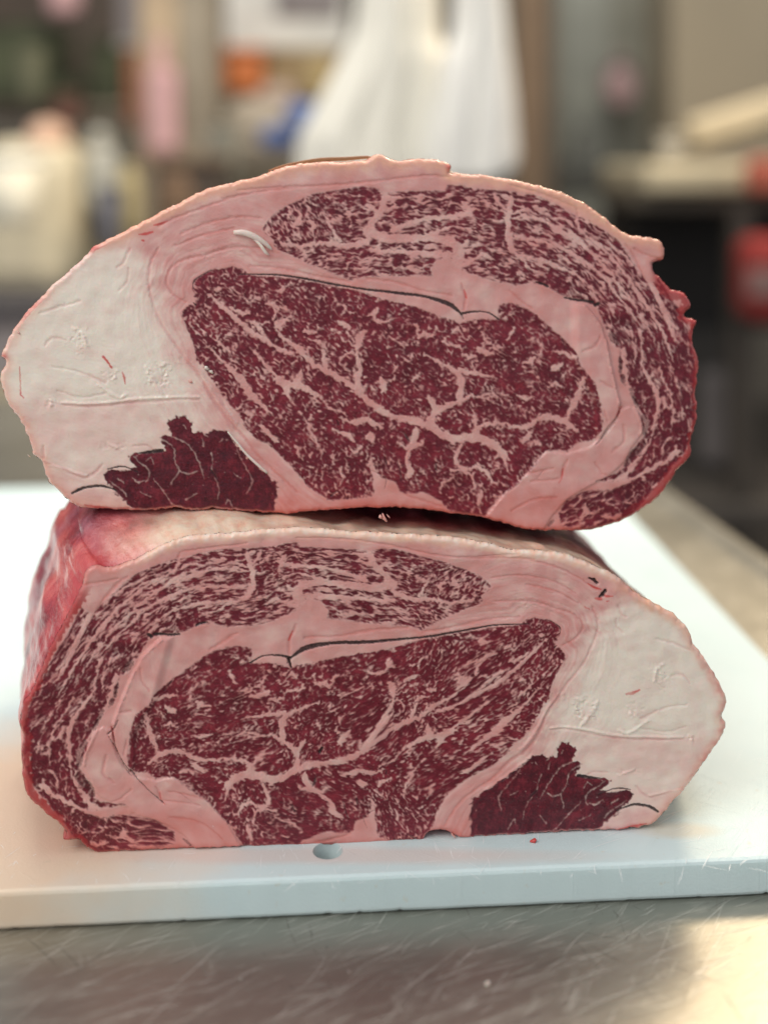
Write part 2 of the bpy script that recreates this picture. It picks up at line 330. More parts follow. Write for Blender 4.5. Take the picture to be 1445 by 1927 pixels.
lobe = np.exp(-(np.maximum(gx-560, 0)/70)**2)*sst(478, 455, gy+.0*gx)       # left lobe runs diagonally
ul, vl = rot(gx, gy, 52, 1, 1)
U0 = U+9*wx1+2.5*w1[mC]; V0 = V+5*wy1+1.6*w2[mC]+1.0*w4[mC]
ul = ul+6*wx1+2*w1[mC]; vl = vl+4*wy1+1.6*w2[mC]
far = sst(560, 800, gy)*sst(1120, 1180, gx)
su = 24-8*far; sv = 7.5+2.5*far
def cap_f(Ux, Vx, sa, sb, seed):
    f1, f2, cid = worley(Ux/sa, Vx/sb, seed)
    n = fbm(Ux/(sa*1.5), Vx/(sb*1.35), seed+3, 2); q = pn(Ux/(sa*.42), Vx/(sb*.55), seed+9)
    return f2-f1, n, q
DA, NA, QA = cap_f(U0, V0, 21, 4.4, 200); DB, NB, QB = cap_f(ul, vl, 13, 4.4, 230); DC, NC, QC = cap_f(U0, V0, 13, 8, 260)
wb = np.clip(lobe, 0, 1); wc = far*(1-wb); wa = 1-wb-wc
Dc = wa*DA+wb*DB+wc*DC; Nc = wa*NA+wb*NB+wc*NC; Qc = wa*QA+wb*QB+wc*QC
lean = .11+.26*far+.22*np.exp(-(((gx-1040)/80)**2+((gy-535)/22)**2))+.28*np.exp(-(((gx-680)/28)**2+((gy-365)/18)**2))+.3*np.exp(-(((gx-1250)/20)**2+((gy-640)/60)**2))+.2*np.exp(-(((gx-1120)/90)**2+((gy-965)/30)**2))-.12*np.exp(-(((gx-1120)/50)**2+((gy-480)/50)**2))
vC = blank()
for v in CAPV: stroke(vC, [(a_, b_, c_*.6) for a_, b_, c_ in v], WX=WX, WY=WY)
fc = 4.2*(Nc*.8+Qc*.5-.05-lean)+1.4-np.minimum(Dc*4.4, 3.2)
fcv = vC[mC]+1.0-np.clip(Dc, 0, .5)*4.5+1.5*Nc
FCm = np.maximum(np.maximum(fc, fcv), 1.0-Dc*9+2.2*(Qc*.6+Nc*.5-.25*lean*4+.12))
FCm = np.maximum(FCm, -(sC[mC]+2.5*Nc+1.2*Qc-1.6+1.2*np.minimum(Dc*2, 1)))
FC = np.full((H, W), 8.0); FC[mC] = FCm
# side muscle: dark, thin threads only
vS = blank()
for v in SIDEV: stroke(vS, [(a_, b_, c_*.62) for a_, b_, c_ in v], WX=GX+1.6*w1+1.4*w3, WY=GY+1.6*w2+1.4*w4)
mS = sS > -8
dS, cS, fS = cells(mS, 50, 20, 13, 300)
FS = np.maximum(vS*1.1+.1, 4.5*(pn(GX/6, GY/4.5, 71)+.35*pn(GX/3, GY/3, 72)-.82)+1.2*np.clip(.12-dS, -1, .12))
FS = np.minimum(np.maximum(FS, 5*(fbm(GX/9+.5*w1, GY/5, 75, 3)-.95)), .12+.6*w1)
FS = np.maximum(FS, -(sS+4.2*pn(GX/9, GY/9, 74)+2.6*w3+1.5*fineS+np.minimum(dS*3, 2)-1.5))
FAT = np.minimum(np.minimum(np.where(mE, FE, 8), FC), np.where(mS, FS, 8))
FAT = np.clip(FAT, -3, 4)
def blur(A, n=1):
    for _ in range(n):
        A = (A+np.roll(A, 1, 0)+np.roll(A, -1, 0))/3; A = (A+np.roll(A, 1, 1)+np.roll(A, -1, 1))/3
    return A
FAT = blur(FAT, 1)+.15*w4-.05
# dark, dried seams
DK = blank(); DKL = blank()
for q_, v in enumerate( [[(452,516,1),(519,517,1.6),(571,524,2),(623,534,2.2),(671,542,1.8),(700,546,2.2),(730,549,2.4),(761,553,3),(790,556,2.4),(815,562,3),(840,570,4.2),(855,579,3.6),(866,589,2),(870,594,1)],[(868,590,2.6),(885,587,2),(900,586,1.3),(918,588,1.2),(930,595,1.6),(938,601,1.8)],
          [(137,928,2.2),(150,921,3),(163,917,2.6),(190,914,2.4),(208,918,1.8),(221,923,1)],[(204,883,1),(220,879,1.6),(235,878,1.2),(260,888,1)],[(258,853,.8),(278,851,2.4),(294,849,3.6),(306,848,3)],
          [(1062,560,1.4),(1080,564,2.4),(1100,566,2.6),(1115,569,2.8)],[(1119,574,3),(1126,571,3)],[(1008,531,1.2),(1020,534,2),(1030,539,2.4)],
          [(1150,630,6),(1156,640,6),(1160,646,4)],[(1157,653,3)],[(1166,675,3),(1167,690,4),(1166,700,3)],[(1171,708,4),(1172,716,5)],[(1186,733,3),(1190,745,3.5),(1195,756,3.5),(1198,765,3)],[(1211,783,5),(1215,798,5),(1212,815,5)],
          [(1210,836,6),(1200,845,7),(1188,856,6),(1180,870,5),(1175,876,3)],[(1040,980,3),(1032,988,3)],[(365,570,1),(369,574,1.2)],[(398,508,.6),(367,527,1),(364,543,.8)]]):
    stroke(DKL if 8 <= q_ <= 15 else DK, v, WX=GX+.8*w3, WY=GY+.8*w4)
DKS = [[(866,589,1.4),(872,600,1.4)],[(1168,765,.6),(1162,778,1.4),(1150,796,.4)],[(1142,806,.5),(1128,828,1.2),(1120,836,.5)],[(1008,902,.2),(1022,884,.5)],[(1055,632,.5),(1060,645,1),(1066,655,.8)],[(955,925,.5),(975,910,.7)]]
CR = blank()                                           # cracks and creases, their shade painted in as dark colour
for v in DKS+[[(760,812,.6),(766,824,2.4),(772,832,1)],[(724,860,1),(728,872,2)],[(634,790,1),(638,800,1.4)],[(820,872,1),(821,884,1.6)],[(748,868,.8),(754,890,1.2),(755,905,.6)],[(622,934,1.4),(634,925,1.2)],[(398,885,1.4),(408,900,1.4)],[(700,885,.5),(726,900,.7),(724,920,.5)],
              [(298,620,.3),(290,848,.1)]][:-1]: stroke(CR, v)
# creases and ridges in the fat
RG = blank(); CZ = blank()
for v in [[(298,467,1),(284,495,1.2),(280,529,1.4),(287,567,1.6),(304,609,1.8),(332,650,1.6),(353,678,1.6),(377,710,2),(405,758,2),(439,800,1.6),(464,828,1.6),(484,855,1.6),(520,890,1.4),(560,925,1.2)],
          [(313,522,1.2),(322,505,1.2),(346,488,1.2),(381,481,1.2),(433,466,1.2),(498,466,1)],[(313,522,1),(316,540,1.2),(330,557,1.4),(350,568,1.2)],
          [(245,468,1),(232,496,1.6),(222,503,1.6)],[(76,590,.8),(110,578,1.6),(152,567,1)],[(225,547,.8),(240,530,1),(243,505,1)],[(118,762,1),(165,764,1.6),(208,762,1.8),(249,757,1.8),(304,754,1.6),(340,750,1.4),(374,751,1.2)],
          [(83,869,1),(110,876,1),(140,892,1.6),(163,898,1.8),(178,890,1.6),(194,874,1.2)],[(83,840,1),(84,862,1)],
          [(450,358,1.2),(519,353,1.2),(623,348,1.2),(692,342,1.2),(761,334,1),(810,330,1),(848,334,1)],[(962,349,.8),(1021,365,1),(1080,389,1)],[(420,375,.8),(480,362,1),(560,352,.8)],[(340,440,.8),(390,420,1),(450,408,1),(492,410,.6)],[(330,462,.8),(390,440,1),(440,430,1)],
          [(300,425,.8),(330,410,1),(390,388,1),(430,374,.7)],[(1083,392,1),(1087,405,1.4),(1082,412,1.4)],[(1176,460,1),(1192,480,1.4),(1210,520,1),(1222,545,.8)],[(1192,468,1),(1215,480,1.2),(1244,487,1.6)],
          [(470,500,.8),(530,505,1),(600,520,1),(660,530,1)],[(690,524,.8),(740,530,1),(790,545,1),(850,556,1)],[(868,535,1),(876,560,1.4),(872,584,1)],[(960,548,.8),(985,570,1),(1000,580,.8)],
          [(1094,660,.6),(1118,650,1),(1128,634,.6)],[(1128,716,.8),(1150,728,.8)],[(1135,772,.8),(1140,790,1)],[(985,892,.8),(1005,888,1),(1040,880,.8)],[(1000,905,.8),(1050,900,1),(1060,880,1.2),(1066,865,.8)],[(1172,800,.8),(1172,830,1),(1150,850,.8)],[(1118,870,1),(1132,890,1),(1142,893,.8)],
          [(960,960,.8),(1000,940,1),(1045,935,.8)],[(425,925,1)],[(760,930,.6),(790,940,1),(830,952,.6)],[(250,840,.5),(276,838,.6),(292,850,.6)],[(85,650,.8),(100,636,1),(125,640,1)],[(100,690,.8),(150,700,1),(200,720,1)],[(110,735,.8),(150,748,1),(200,740,.8)]]:
    if len(v) > 1: stroke(CZ, v, WX=GX+1.2*w1+.5*w3, WY=GY+1.2*w2+.5*w4)
for v in [[(118,758,1),(165,760,1.4),(208,757,1.6),(249,752,1.4),(304,748,1.2),(374,747,1)],[(83,868,1),(140,889,1.4),(163,895,1.4)],[(1139,640,1),(1149,689,1.6),(1159,734,1.6),(1164,758,1.4)],[(1100,574,1.2),(1118,595,1.4),(1132,616,1.4)],[(1194,768,1),(1204,793,1.4),(1205,814,1)],[(429,812,1.2),(446,832,1.6),(464,855,1.8),(484,874,1.8),(500,887,1.2)],
          [(350,672,1.2),(380,706,1.4),(410,752,1.4),(445,797,1.4)],[(275,690,1),(287,714,2.2),(306,741,1.6)],[(140,618,1),(156,628,1.6),(164,650,1.2)],[(186,724,1),(222,748,1.8),(238,742,1.2)],[(205,836,1),(222,842,1.2)]]:
    stroke(RG, v, WX=GX+.8*w3, WY=GY+.8*w4)
def gau(cx, cy, rx, ry): return np.exp(-(((GX-cx)/rx)**2+((GY-cy)/ry)**2))
rough = gau(300,712,22,26)+.8*gau(150,637,18,22)+.7*gau(93,758,18,9)+.7*gau(214,838,22,10)+.6*gau(205,705,22,14)+.5*gau(375,490,30,10)+.4*gau(440,470,60,10)+.5*gau(330,680,12,6)
RED = blank()
for v in [[(290,424,1),(303,421,2.4),(316,416,1)],[(262,441,1),(275,440,2.6),(288,436,1.6)],[(270,453,2)][:0] or [(268,452,1.6),(271,453,1.8)],[(1058,880,1),(1056,898,1.6),(1050,908,1)],[(1168,765,1),(1160,780,2)],[(873,545,1),(877,560,2)],[(140,925,1)][:0] or [(160,950,1),(185,955,3),(212,958,2)]]:
    stroke(RED, v, WX=GX+.6*w3, WY=GY+.6*w4)
DK = np.maximum(DK, np.minimum(DKL+1.0*w3, .1-.5*np.abs(w4)+.25*fineS))
leanv = FAT < 0
inM = np.maximum(np.maximum(sE, sC), sS)               # distance inside any muscle
# pink of the fat: seams and the outer rim flush, the big left mass pale
pale = sst(-40, 85, 284+.46*(GY-495)-GX+8*w1+14*fbm(GX/50, GY/50, 85, 2))*sst(440, 520, GY+.15*GX)*(1-.45*sst(745, 765, GY+3*w1))
pink = .60-.58*np.clip(pale, 0, 1)+.14*fbm(GX/55, GY/40, 81, 3)+.10*np.exp(-np.abs(sC+4)/10)*(sC < 0)+.18*sst(880, 960, GY)
th_ = np.arctan2(GY-680, GX-720)
lw = 6*pn(GX/60, GY/60, 82)+2*w1
layer = fbm((-sE+lw)/6.5+th_*1.5, th_*5+.2*w1, 84, 3)*(inM < -1)*sst(-190, -60, sE)*sst(760, 560, GX)
layer2 = fbm((GX+.5*GY)/70, (GY-.25*GX+lw)/5.5, 86, 3)*(inM < -1)*sst(-60, -200, sE)*.45
layer = layer+.6*layer2
pink = pink+.11*layer+.16*sst(-3, 1, CZ+1.0*w3)
tone = np.clip(pink, 0, 1)
# lean tone: lobules differ a little
tl = .5+.34*fbm(GX/18, GY/18, 91, 3)+.28*(np.where(mE, cA, .5)-.5)+.2*pn(GX/3, GY/3, 92)+.25*fbm(GX/90, GY/60, 93, 2)+.5*(cS-.5)*mS*.6+.22*mS*fbm(GX/5, GY/12, 94, 2)+.2*fbm(GX/7, GY/4, 96, 2)
kind = np.zeros((H, W))                                # 0 eye, 1 cap, 2 side
kind = np.where((sC > sE) & (sC > sS), 1, kind); kind = np.where((sS > sE) & (sS > sC), 2, kind)
# height (plane units): steps of the slabs, recessed lean, creases, pits
hgt = 1.1*sst(-1.4, 1.4, FAT)+1.4*fbm(GX/46, GY/46, 95, 2)+.12*w3+.10*pn(GX/2.6, GY/2.6, 96)
hgt += 6*sst(-2.5, 2.5, sK+.8*w1)*sst(1110, 1130, GX*1+.0*GY+40)+3*sst(-2.5, 2.5, sL+.8*w3)
hgt += 2.2*sst(-4, 2.0, RG+1.2*w3+1.0*w1)-1.3*sst(-3.5, 1.4, CZ+1.4*w3+1.2*w1)-2.4*sst(-1, 1, CR)-1.5*sst(-1, 1, DK)
hgt += rough*sst(-.3, .5, fbm(GX/16, GY/22, 197, 2))*3.0*(np.abs(fbm((GX+4*w1)/15, (GY+4*w2)/10, 97, 3))*2.2-.9+.5*w3)+.4*layer
hgt += .6*(inM > 0)*pn(GX/3.4, GY/3.4, 99)
sOUTER = rs([(0,1100),(0,650),(30,625),(100,550),(200,465),(300,416),(380,378),(450,356),(519,351),(623,346),(692,340),(761,332),(810,328),(848,332),(924,338),(962,347),(1021,363),(1080,387),(1130,412),(1180,447),(1200,480),(1228,520),(1236,560),(1400,560),(1400,1100)])
# ---------------------------------------------------------------- materials
def make_tissue():
    m, t, p = newmat('beef_cut_surface')
    A = t.nodes.new('ShaderNodeAttribute'); A.attribute_name = 'tissue'
    B = t.nodes.new('ShaderNodeAttribute'); B.attribute_name = 'detail'
    sa = t.nodes.new('ShaderNodeSeparateColor'); t.links.new(A.outputs['Color'], sa.inputs[0])
    sb = t.nodes.new('ShaderNodeSeparateColor'); t.links.new(B.outputs['Color'], sb.inputs[0])
    fat, tone, dark = sa.outputs; ltone, red, kind_ = sb.outputs
    co = objco(t)
    fine = noise(t, co, 900, 4, .6); mid = noise(t, co, 160, 4, .55)
    lt = mth(t, 'ADD', mth(t, 'MULTIPLY', ltone, .75), mth(t, 'MULTIPLY', fine, .25))
    lean = ramp(t, lt, [(.05, (.095, .004, .012)), (.5, (.165, .009, .023)), (.95, (.29, .026, .045))])
    lean = mix(t, mth(t, 'MULTIPLY', kind_, .62), lean, ramp(t, lt, [(.1, (.035, .002, .008)), (.55, (.078, .004, .013)), (.9, (.17, .013, .026))]))
    ft = mth(t, 'ADD', tone, mth(t, 'MULTIPLY', mth(t, 'SUBTRACT', mid, .5), .22))
    fatc = ramp(t, ft, [(.0, (.93, .84, .73)), (.35, (.85, .62, .55)), (.62, (.74, .39, .36)), (1.0, (.66, .22, .19))])
    E_ = t.nodes.new('ShaderNodeAttribute'); E_.attribute_name = 'peach'
    fatc = mix(t, E_.outputs['Fac'], fatc, (.90, .52, .36))  # warm glow of the top rims painted into the fat colour
    c = mix(t, fat, lean, fatc)
    c = mix(t, mth(t, 'MULTIPLY', red, ramp(t, mid, [(.35, .55), (.6, .95)])), c, mix(t, fat, (.30, .012, .02), (.66, .10, .09)))
    c = mix(t, mth(t, 'MULTIPLY', dark, mth(t, 'ADD', .80, mth(t, 'MULTIPLY', fine, .3), True)), c, (.028, .010, .011))
    t.links.new(c, p.inputs['Base Color'])
    r = ramp(t, mid, [(.3, .27), (.7, .42)])
    t.links.new(r, p.inputs['Roughness'])
    p.inputs['Specular IOR Level'].default_value = .38; p.inputs['Coat Weight'].default_value = .22; p.inputs['Coat Roughness'].default_value = .16
    p.inputs['Subsurface Weight'].default_value = .32; p.inputs['Subsurface Radius'].default_value = (1, .35, .22); p.inputs['Subsurface Scale'].default_value = .0008
    n1_ = bump(t, fine, .28, .0004)
    t.links.new(bump(t, mid, .14, .0012, n1_), p.inputs['Normal'])
    return m
def make_skin():
    m, t, p = newmat('beef_outer_surface')
    A = t.nodes.new('ShaderNodeAttribute'); A.attribute_name = 'tissue'
    sa = t.nodes.new('ShaderNodeSeparateColor'); t.links.new(A.outputs['Color'], sa.inputs[0])
    fat, red, purple = sa.outputs
    co = objco(t)
    a = noise(t, co, 45, 5, .6, .6); b = noise(t, co, 170, 5, .6); c_ = noise(t, co, 700, 3, .6)
    redc = ramp(t, a, [(.34, (.22, .014, .03)), (.48, (.50, .045, .06)), (.60, (.72, .15, .14)), (.76, (.84, .36, .30))])
    fatc = ramp(t, b, [(.3, (.86, .50, .36)), (.5, (.88, .66, .50)), (.7, (.90, .76, .60))])
    c = mix(t, fat, redc, fatc)
    c = mix(t, mth(t, 'MULTIPLY', red, ramp(t, b, [(.35, .9), (.65, .3)])), c, (.50, .035, .045))
    c = mix(t, purple, c, ramp(t, a, [(.35, (.13, .025, .05)), (.65, (.36, .15, .21))]))
    t.links.new(c, p.inputs['Base Color'])
    p.inputs['Roughness'].default_value = .30; p.inputs['Coat Weight'].default_value = .35; p.inputs['Coat Roughness'].default_value = .12
    p.inputs['Subsurface Weight'].default_value = .25; p.inputs['Subsurface Radius'].default_value = (1, .35, .2); p.inputs['Subsurface Scale'].default_value = .003
    n1_ = bump(t, c_, .35, .0006)
    nb_ = bump(t, b, .7, .0025, n1_); nb_.node.inputs['Strength'].default_value = .7; t.links.new(mth(t, 'SUBTRACT', .7, mth(t, 'MULTIPLY', fat, .55)), nb_.node.inputs['Strength']); t.links.new(nb_, p.inputs['Normal'])
    return m
def make_board():
    m, t, p = newmat('white_polyethylene')
    co = objco(t)
    st = noise(t, co, 9, 4, .6)
    base = ramp(t, st, [(.35, (.62, .76, .765)), (.7, (.67, .81, .815))])
    # a warm brownish patch left of the lower roast and thin yellowish spots
    geo = t.nodes.new('ShaderNodeTexCoord'); sx = t.nodes.new('ShaderNodeSeparateXYZ'); t.links.new(geo.outputs['Object'], sx.inputs[0])
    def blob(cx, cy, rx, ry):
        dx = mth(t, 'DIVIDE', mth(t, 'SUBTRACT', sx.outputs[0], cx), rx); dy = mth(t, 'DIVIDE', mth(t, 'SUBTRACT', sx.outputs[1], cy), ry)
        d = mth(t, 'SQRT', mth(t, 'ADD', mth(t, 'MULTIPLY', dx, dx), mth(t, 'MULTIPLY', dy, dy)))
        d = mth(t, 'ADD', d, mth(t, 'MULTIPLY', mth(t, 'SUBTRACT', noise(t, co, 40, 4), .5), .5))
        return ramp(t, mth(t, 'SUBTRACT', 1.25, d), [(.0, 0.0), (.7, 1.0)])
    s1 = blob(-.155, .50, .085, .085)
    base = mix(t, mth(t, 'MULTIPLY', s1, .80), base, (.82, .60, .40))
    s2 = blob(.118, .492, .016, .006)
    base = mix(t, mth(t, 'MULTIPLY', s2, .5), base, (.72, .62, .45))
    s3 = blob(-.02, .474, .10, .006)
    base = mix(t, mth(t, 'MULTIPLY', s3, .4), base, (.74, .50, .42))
    sp = noise(t, co, 190, 4, .6)
    base = mix(t, ramp(t, sp, [(.64, 0.0), (.74, .40)]), base, (.62, .55, .40))
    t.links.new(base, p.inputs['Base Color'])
    t.links.new(ramp(t, noise(t, co, 60, 5), [(.3, .42), (.7, .58)]), p.inputs['Roughness'])
    p.inputs['Subsurface Weight'].default_value = .25; p.inputs['Subsurface Radius'].default_value = (.9, 1, 1); p.inputs['Subsurface Scale'].default_value = .006
    k1 = scratch(t, 30, (9, 260, 1), .35); k2 = scratch(t, -55, (12, 300, 1), .37)
    hh = mth(t, 'ADD', mth(t, 'ADD', k1, k2), mth(t, 'MULTIPLY', noise(t, co, 900, 3), .8))
    t.links.new(bump(t, hh, .35, .0004), p.inputs['Normal'])
    return m
def scratch(t, deg, sc_, width=.3, lo=.6):
    co = objco(t, sc_, (0, 0, 0)); co_rot = objco(t, (1, 1, 1), (0, 0, math.radians(deg)))
    m = t.nodes.new('ShaderNodeMapping'); m.inputs['Scale'].default_value = sc_; t.links.new(co_rot, m.inputs['Vector'])
    n = noise(t, m.outputs[0], 1.0, 2, .5)
    d = mth(t, 'ABSOLUTE', mth(t, 'SUBTRACT', n, .5))
    line = ramp(t, d, [(0.0, 1.0), (.012*width*2, 0.0)])
    m2 = t.nodes.new('ShaderNodeMapping'); m2.inputs['Scale'].default_value = (sc_[0]*2.2, sc_[1]*.25, 1); m2.inputs['Location'].default_value = (deg, 3, 1); t.links.new(co_rot, m2.inputs['Vector'])
    gate = ramp(t, noise(t, m2.outputs[0], 1.0, 1, .5), [(lo-.04, 0.0), (lo+.04, 1.0)])
    return mth(t, 'MULTIPLY', line, gate)
def make_steel():
    m, t, p = newmat('scratched_stainless_steel')
    co = objco(t)
    m1 = t.nodes.new('ShaderNodeMapping'); m1.inputs['Scale'].default_value = (6, 260, 1); m1.inputs['Rotation'].default_value = (0, 0, math.radians(-3)); t.links.new(co, m1.inputs['Vector'])
    grain = noise(t, m1.outputs[0], 1.0, 6, .7)
    cloud = noise(t, co, 5, 3, .5)
    base = ramp(t, cloud, [(.3, (.33, .32, .275)), (.7, (.40, .388, .34))])
    scr = None
    for deg, s_, wd, lo in ((-22, (14, 420, 1), .55, .56), (-30, (10, 250, 1), .5, .58), (-14, (9, 330, 1), .5, .57), (-62, (18, 300, 1), .5, .62), (70, (16, 380, 1), .45, .62), (-26, (22, 800, 1), .6, .54)):
        k = scratch(t, deg, s_, wd, lo); scr = k if scr is None else mth(t, 'MAXIMUM', scr, k)
    base = mix(t, mth(t, 'MULTIPLY', scr, .22), base, (.85, .83, .78))
    t.links.new(base, p.inputs['Base Color']); p.inputs['Metallic'].default_value = .92
    r = mth(t, 'ADD', mth(t, 'MULTIPLY', cloud, .16), mth(t, 'MULTIPLY', grain, .10)); r = mth(t, 'ADD', r, .24)
    t.links.new(mth(t, 'ADD', r, mth(t, 'MULTIPLY', scr, .25)), p.inputs['Roughness'])
    hh = mth(t, 'SUBTRACT', mth(t, 'MULTIPLY', grain, .35), mth(t, 'MULTIPLY', scr, .25))
    t.links.new(bump(t, hh, .2, .0004), p.inputs['Normal'])
    return m
TISSUE = make_tissue(); SKIN = make_skin(); BOARD = make_board(); STEEL = make_steel()
# ---------------------------------------------------------------- cutting board and counter
BYAW = math.radians(4.3)
fr = onz(0, 1681); fr2 = onz(1445, 1612); rt = onz(1320, 1110)
ux = np.array([math.cos(BYAW), math.sin(BYAW), 0]); uy = np.array([-math.sin(BYAW), math.cos(BYAW), 0])
mid_f = (fr+fr2)/2; yf = mid_f @ uy; xr = rt @ ux; THICK = .0140
board = empty('cutting_board', (0, 0, -THICK), BYAW)
tagit(board, 'thick white plastic cutting board under the two roasts, with a drain hole at its front', 'cutting board')
nx, XW = 150, .76
bm = bmesh.new()
x0, x1, y0, y1 = xr-XW, xr, yf, yf+.565
# front edge subdivided so that knife nicks break it
prof = [(0.0006, 0), (0, .0012), (0, THICK-.0016), (.0004, THICK-.0006), (.0016, THICK)]
cols = []
for i in range(nx*4+1):
    x = x0+(x1-x0)*i/(nx*4); jit = .0004*float(pn(np.array([x*90.]), np.array([1.7]), 5)[0])
    nick = .0009*max(0, float(pn(np.array([x*260.]), np.array([4.2]), 8)[0])-.45)
    cols.append([bm.verts.new((x, y0+a+(jit*.4), b+(nick*2 if k < 2 else 0)+(-.0002*nick if k > 2 else 0))) for k, (a, b) in enumerate(prof)]+[bm.verts.new((x, y1, THICK)), bm.verts.new((x, y1, 0))])
for a, b in zip(cols, cols[1:]):
    for k in range(7): bm.faces.new((a[k], b[k], b[(k+1) % 7], a[(k+1) % 7]))
bm.faces.new(list(reversed(cols[0]))) if False else bm.faces.new(cols[0]); bm.faces.new(list(reversed(cols[-1])))
bmesh.ops.recalc_face_normals(bm, faces=bm.faces)
R_B = Matrix.Rotation(BYAW, 4, 'Z')
bm.transform(Matrix.Translation((0, 0, -THICK)) @ R_B)
me = bpy.data.meshes.new('board_slab'); bm.to_mesh(me); bm.free()
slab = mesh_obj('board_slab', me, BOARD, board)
hc = onz(617, 1601)
bmc = bmesh.new(); bmesh.ops.create_cone(bmc, cap_ends=True, segments=48, radius1=.0059, radius2=.0059, depth=.06, matrix=Matrix.Translation((hc[0], hc[1], 0)))
mec = bpy.data.meshes.new('cutter'); bmc.to_mesh(mec); bmc.free(); cut = bpy.data.objects.new('cutter', mec); COL.objects.link(cut)
md = slab.modifiers.new('hole', 'BOOLEAN'); md.operation = 'DIFFERENCE'; md.object = cut; md.solver = 'EXACT'
bpy.context.view_layer.update()
dg = bpy.context.evaluated_depsgraph_get(); me2 = bpy.data.meshes.new_from_object(slab.evaluated_get(dg)); slab.modifiers.clear()
slab.data = me2; me2.name = 'board_slab'; bpy.data.objects.remove(cut)
# counter: sheet with turned-down rim along its right side
cyaw = math.radians(9.05); e0 = onz(1350, 990, -THICK)
cd = np.array([-math.sin(cyaw), math.cos(cyaw), 0]); cn = np.array([math.cos(cyaw), math.sin(cyaw), 0])
counter = empty('steel_counter', (0, 0, -.9))
tagit(counter, 'scratched stainless steel worktop under the white cutting board', 'counter')
TOPZ = -THICK-.0004
bm = bmesh.new()
def cpt(s, o, z): q = e0+cd*s+cn*o; return (q[0], q[1], z)
rows = []
for s in np.linspace(-1.1, .62, 30):
    rows.append([bm.verts.new(cpt(s, o, z)) for o, z in ((-1.6, TOPZ), (-.05, TOPZ), (-.022, TOPZ), (-.016, TOPZ+.001), (-.010, TOPZ+.0035), (-.004, TOPZ+.004), (0, TOPZ+.002), (.002, TOPZ-.006), (.002, TOPZ-.04))])
for a, b in zip(rows, rows[1:]):
    for k in range(8): bm.faces.new((a[k], a[k+1], b[k+1], b[k]))
bmesh.ops.recalc_face_normals(bm, faces=bm.faces)
from_bm('worktop', bm, STEEL, counter)
for s in (-.9, .5):
    for o in (-1.4, -.12):
        bm = bmesh.new(); c0 = cpt(s, o, 0); bbox_bm(bm, c0[0]-.02, c0[0]+.02, c0[1]-.02, c0[1]+.02, -.9, TOPZ-.002, .003); from_bm('leg', bm, STEEL, counter)
def scuffs(name, n, box, z, degs, lr, wr, mat, parent, seed, M=None):
    rnd = random.Random(seed); bm = bmesh.new()
    for _ in range(n):
        x = rnd.uniform(box[0], box[1]); y = rnd.uniform(box[2], box[3]); a = math.radians(rnd.choice(degs)+rnd.gauss(0, 5)); L = lr[0]*(lr[1]/lr[0])**rnd.random(); wd = rnd.uniform(*wr); cv = rnd.gauss(0, .12); vs = []
        K = 7
        for k in range(K):
            u = k/(K-1)-.5; aa = a+cv*u; px_ = x+math.cos(aa)*L*u; py_ = y+math.sin(aa)*L*u; ww = wd*max(.08, 1-(2*u)**2)*rnd.uniform(.6, 1.2)
            for sg in (-1, 1):
                v = Vector((px_-math.sin(aa)*ww*sg/2, py_+math.cos(aa)*ww*sg/2, z+.00002*rnd.random())); vs.append(bm.verts.new(M @ v if M else v))
        for k in range(K-1): bm.faces.new((vs[2*k], vs[2*k+2], vs[2*k+3], vs[2*k+1]))
    o = from_bm(name, bm, mat, parent, False); o['kind'] = 'stuff'; return o
mS_, tS_, pS_ = newmat('bright_scratched_metal'); pS_.inputs['Base Color'].default_value = (.80, .78, .72, 1); pS_.inputs['Metallic'].default_value = .7; pS_.inputs['Roughness'].default_value = .55
mD_, tD_, pD_ = newmat('dark_scratched_metal'); pD_.inputs['Base Color'].default_value = (.16, .15, .13, 1); pD_.inputs['Metallic'].default_value = .7; pD_.inputs['Roughness'].default_value = .6
scuffs('bright_scratches', 620, (-.16, .18, .385, .50), TOPZ+.0001, (24, 28, 33, 20, 60, 38), (.004, .05), (.00007, .00026), mS_, counter, 5)
scuffs('dark_scratches', 170, (-.16, .18, .385, .50), TOPZ+.0001, (24, 30, -20, 110, 95, 60, -50), (.003, .03), (.00008, .00022), mD_, counter, 6)
mK_, tK_, pK_ = newmat('knife_marked_plastic'); pK_.inputs['Base Color'].default_value = (.93, .95, .95, 1); pK_.inputs['Roughness'].default_value = .7

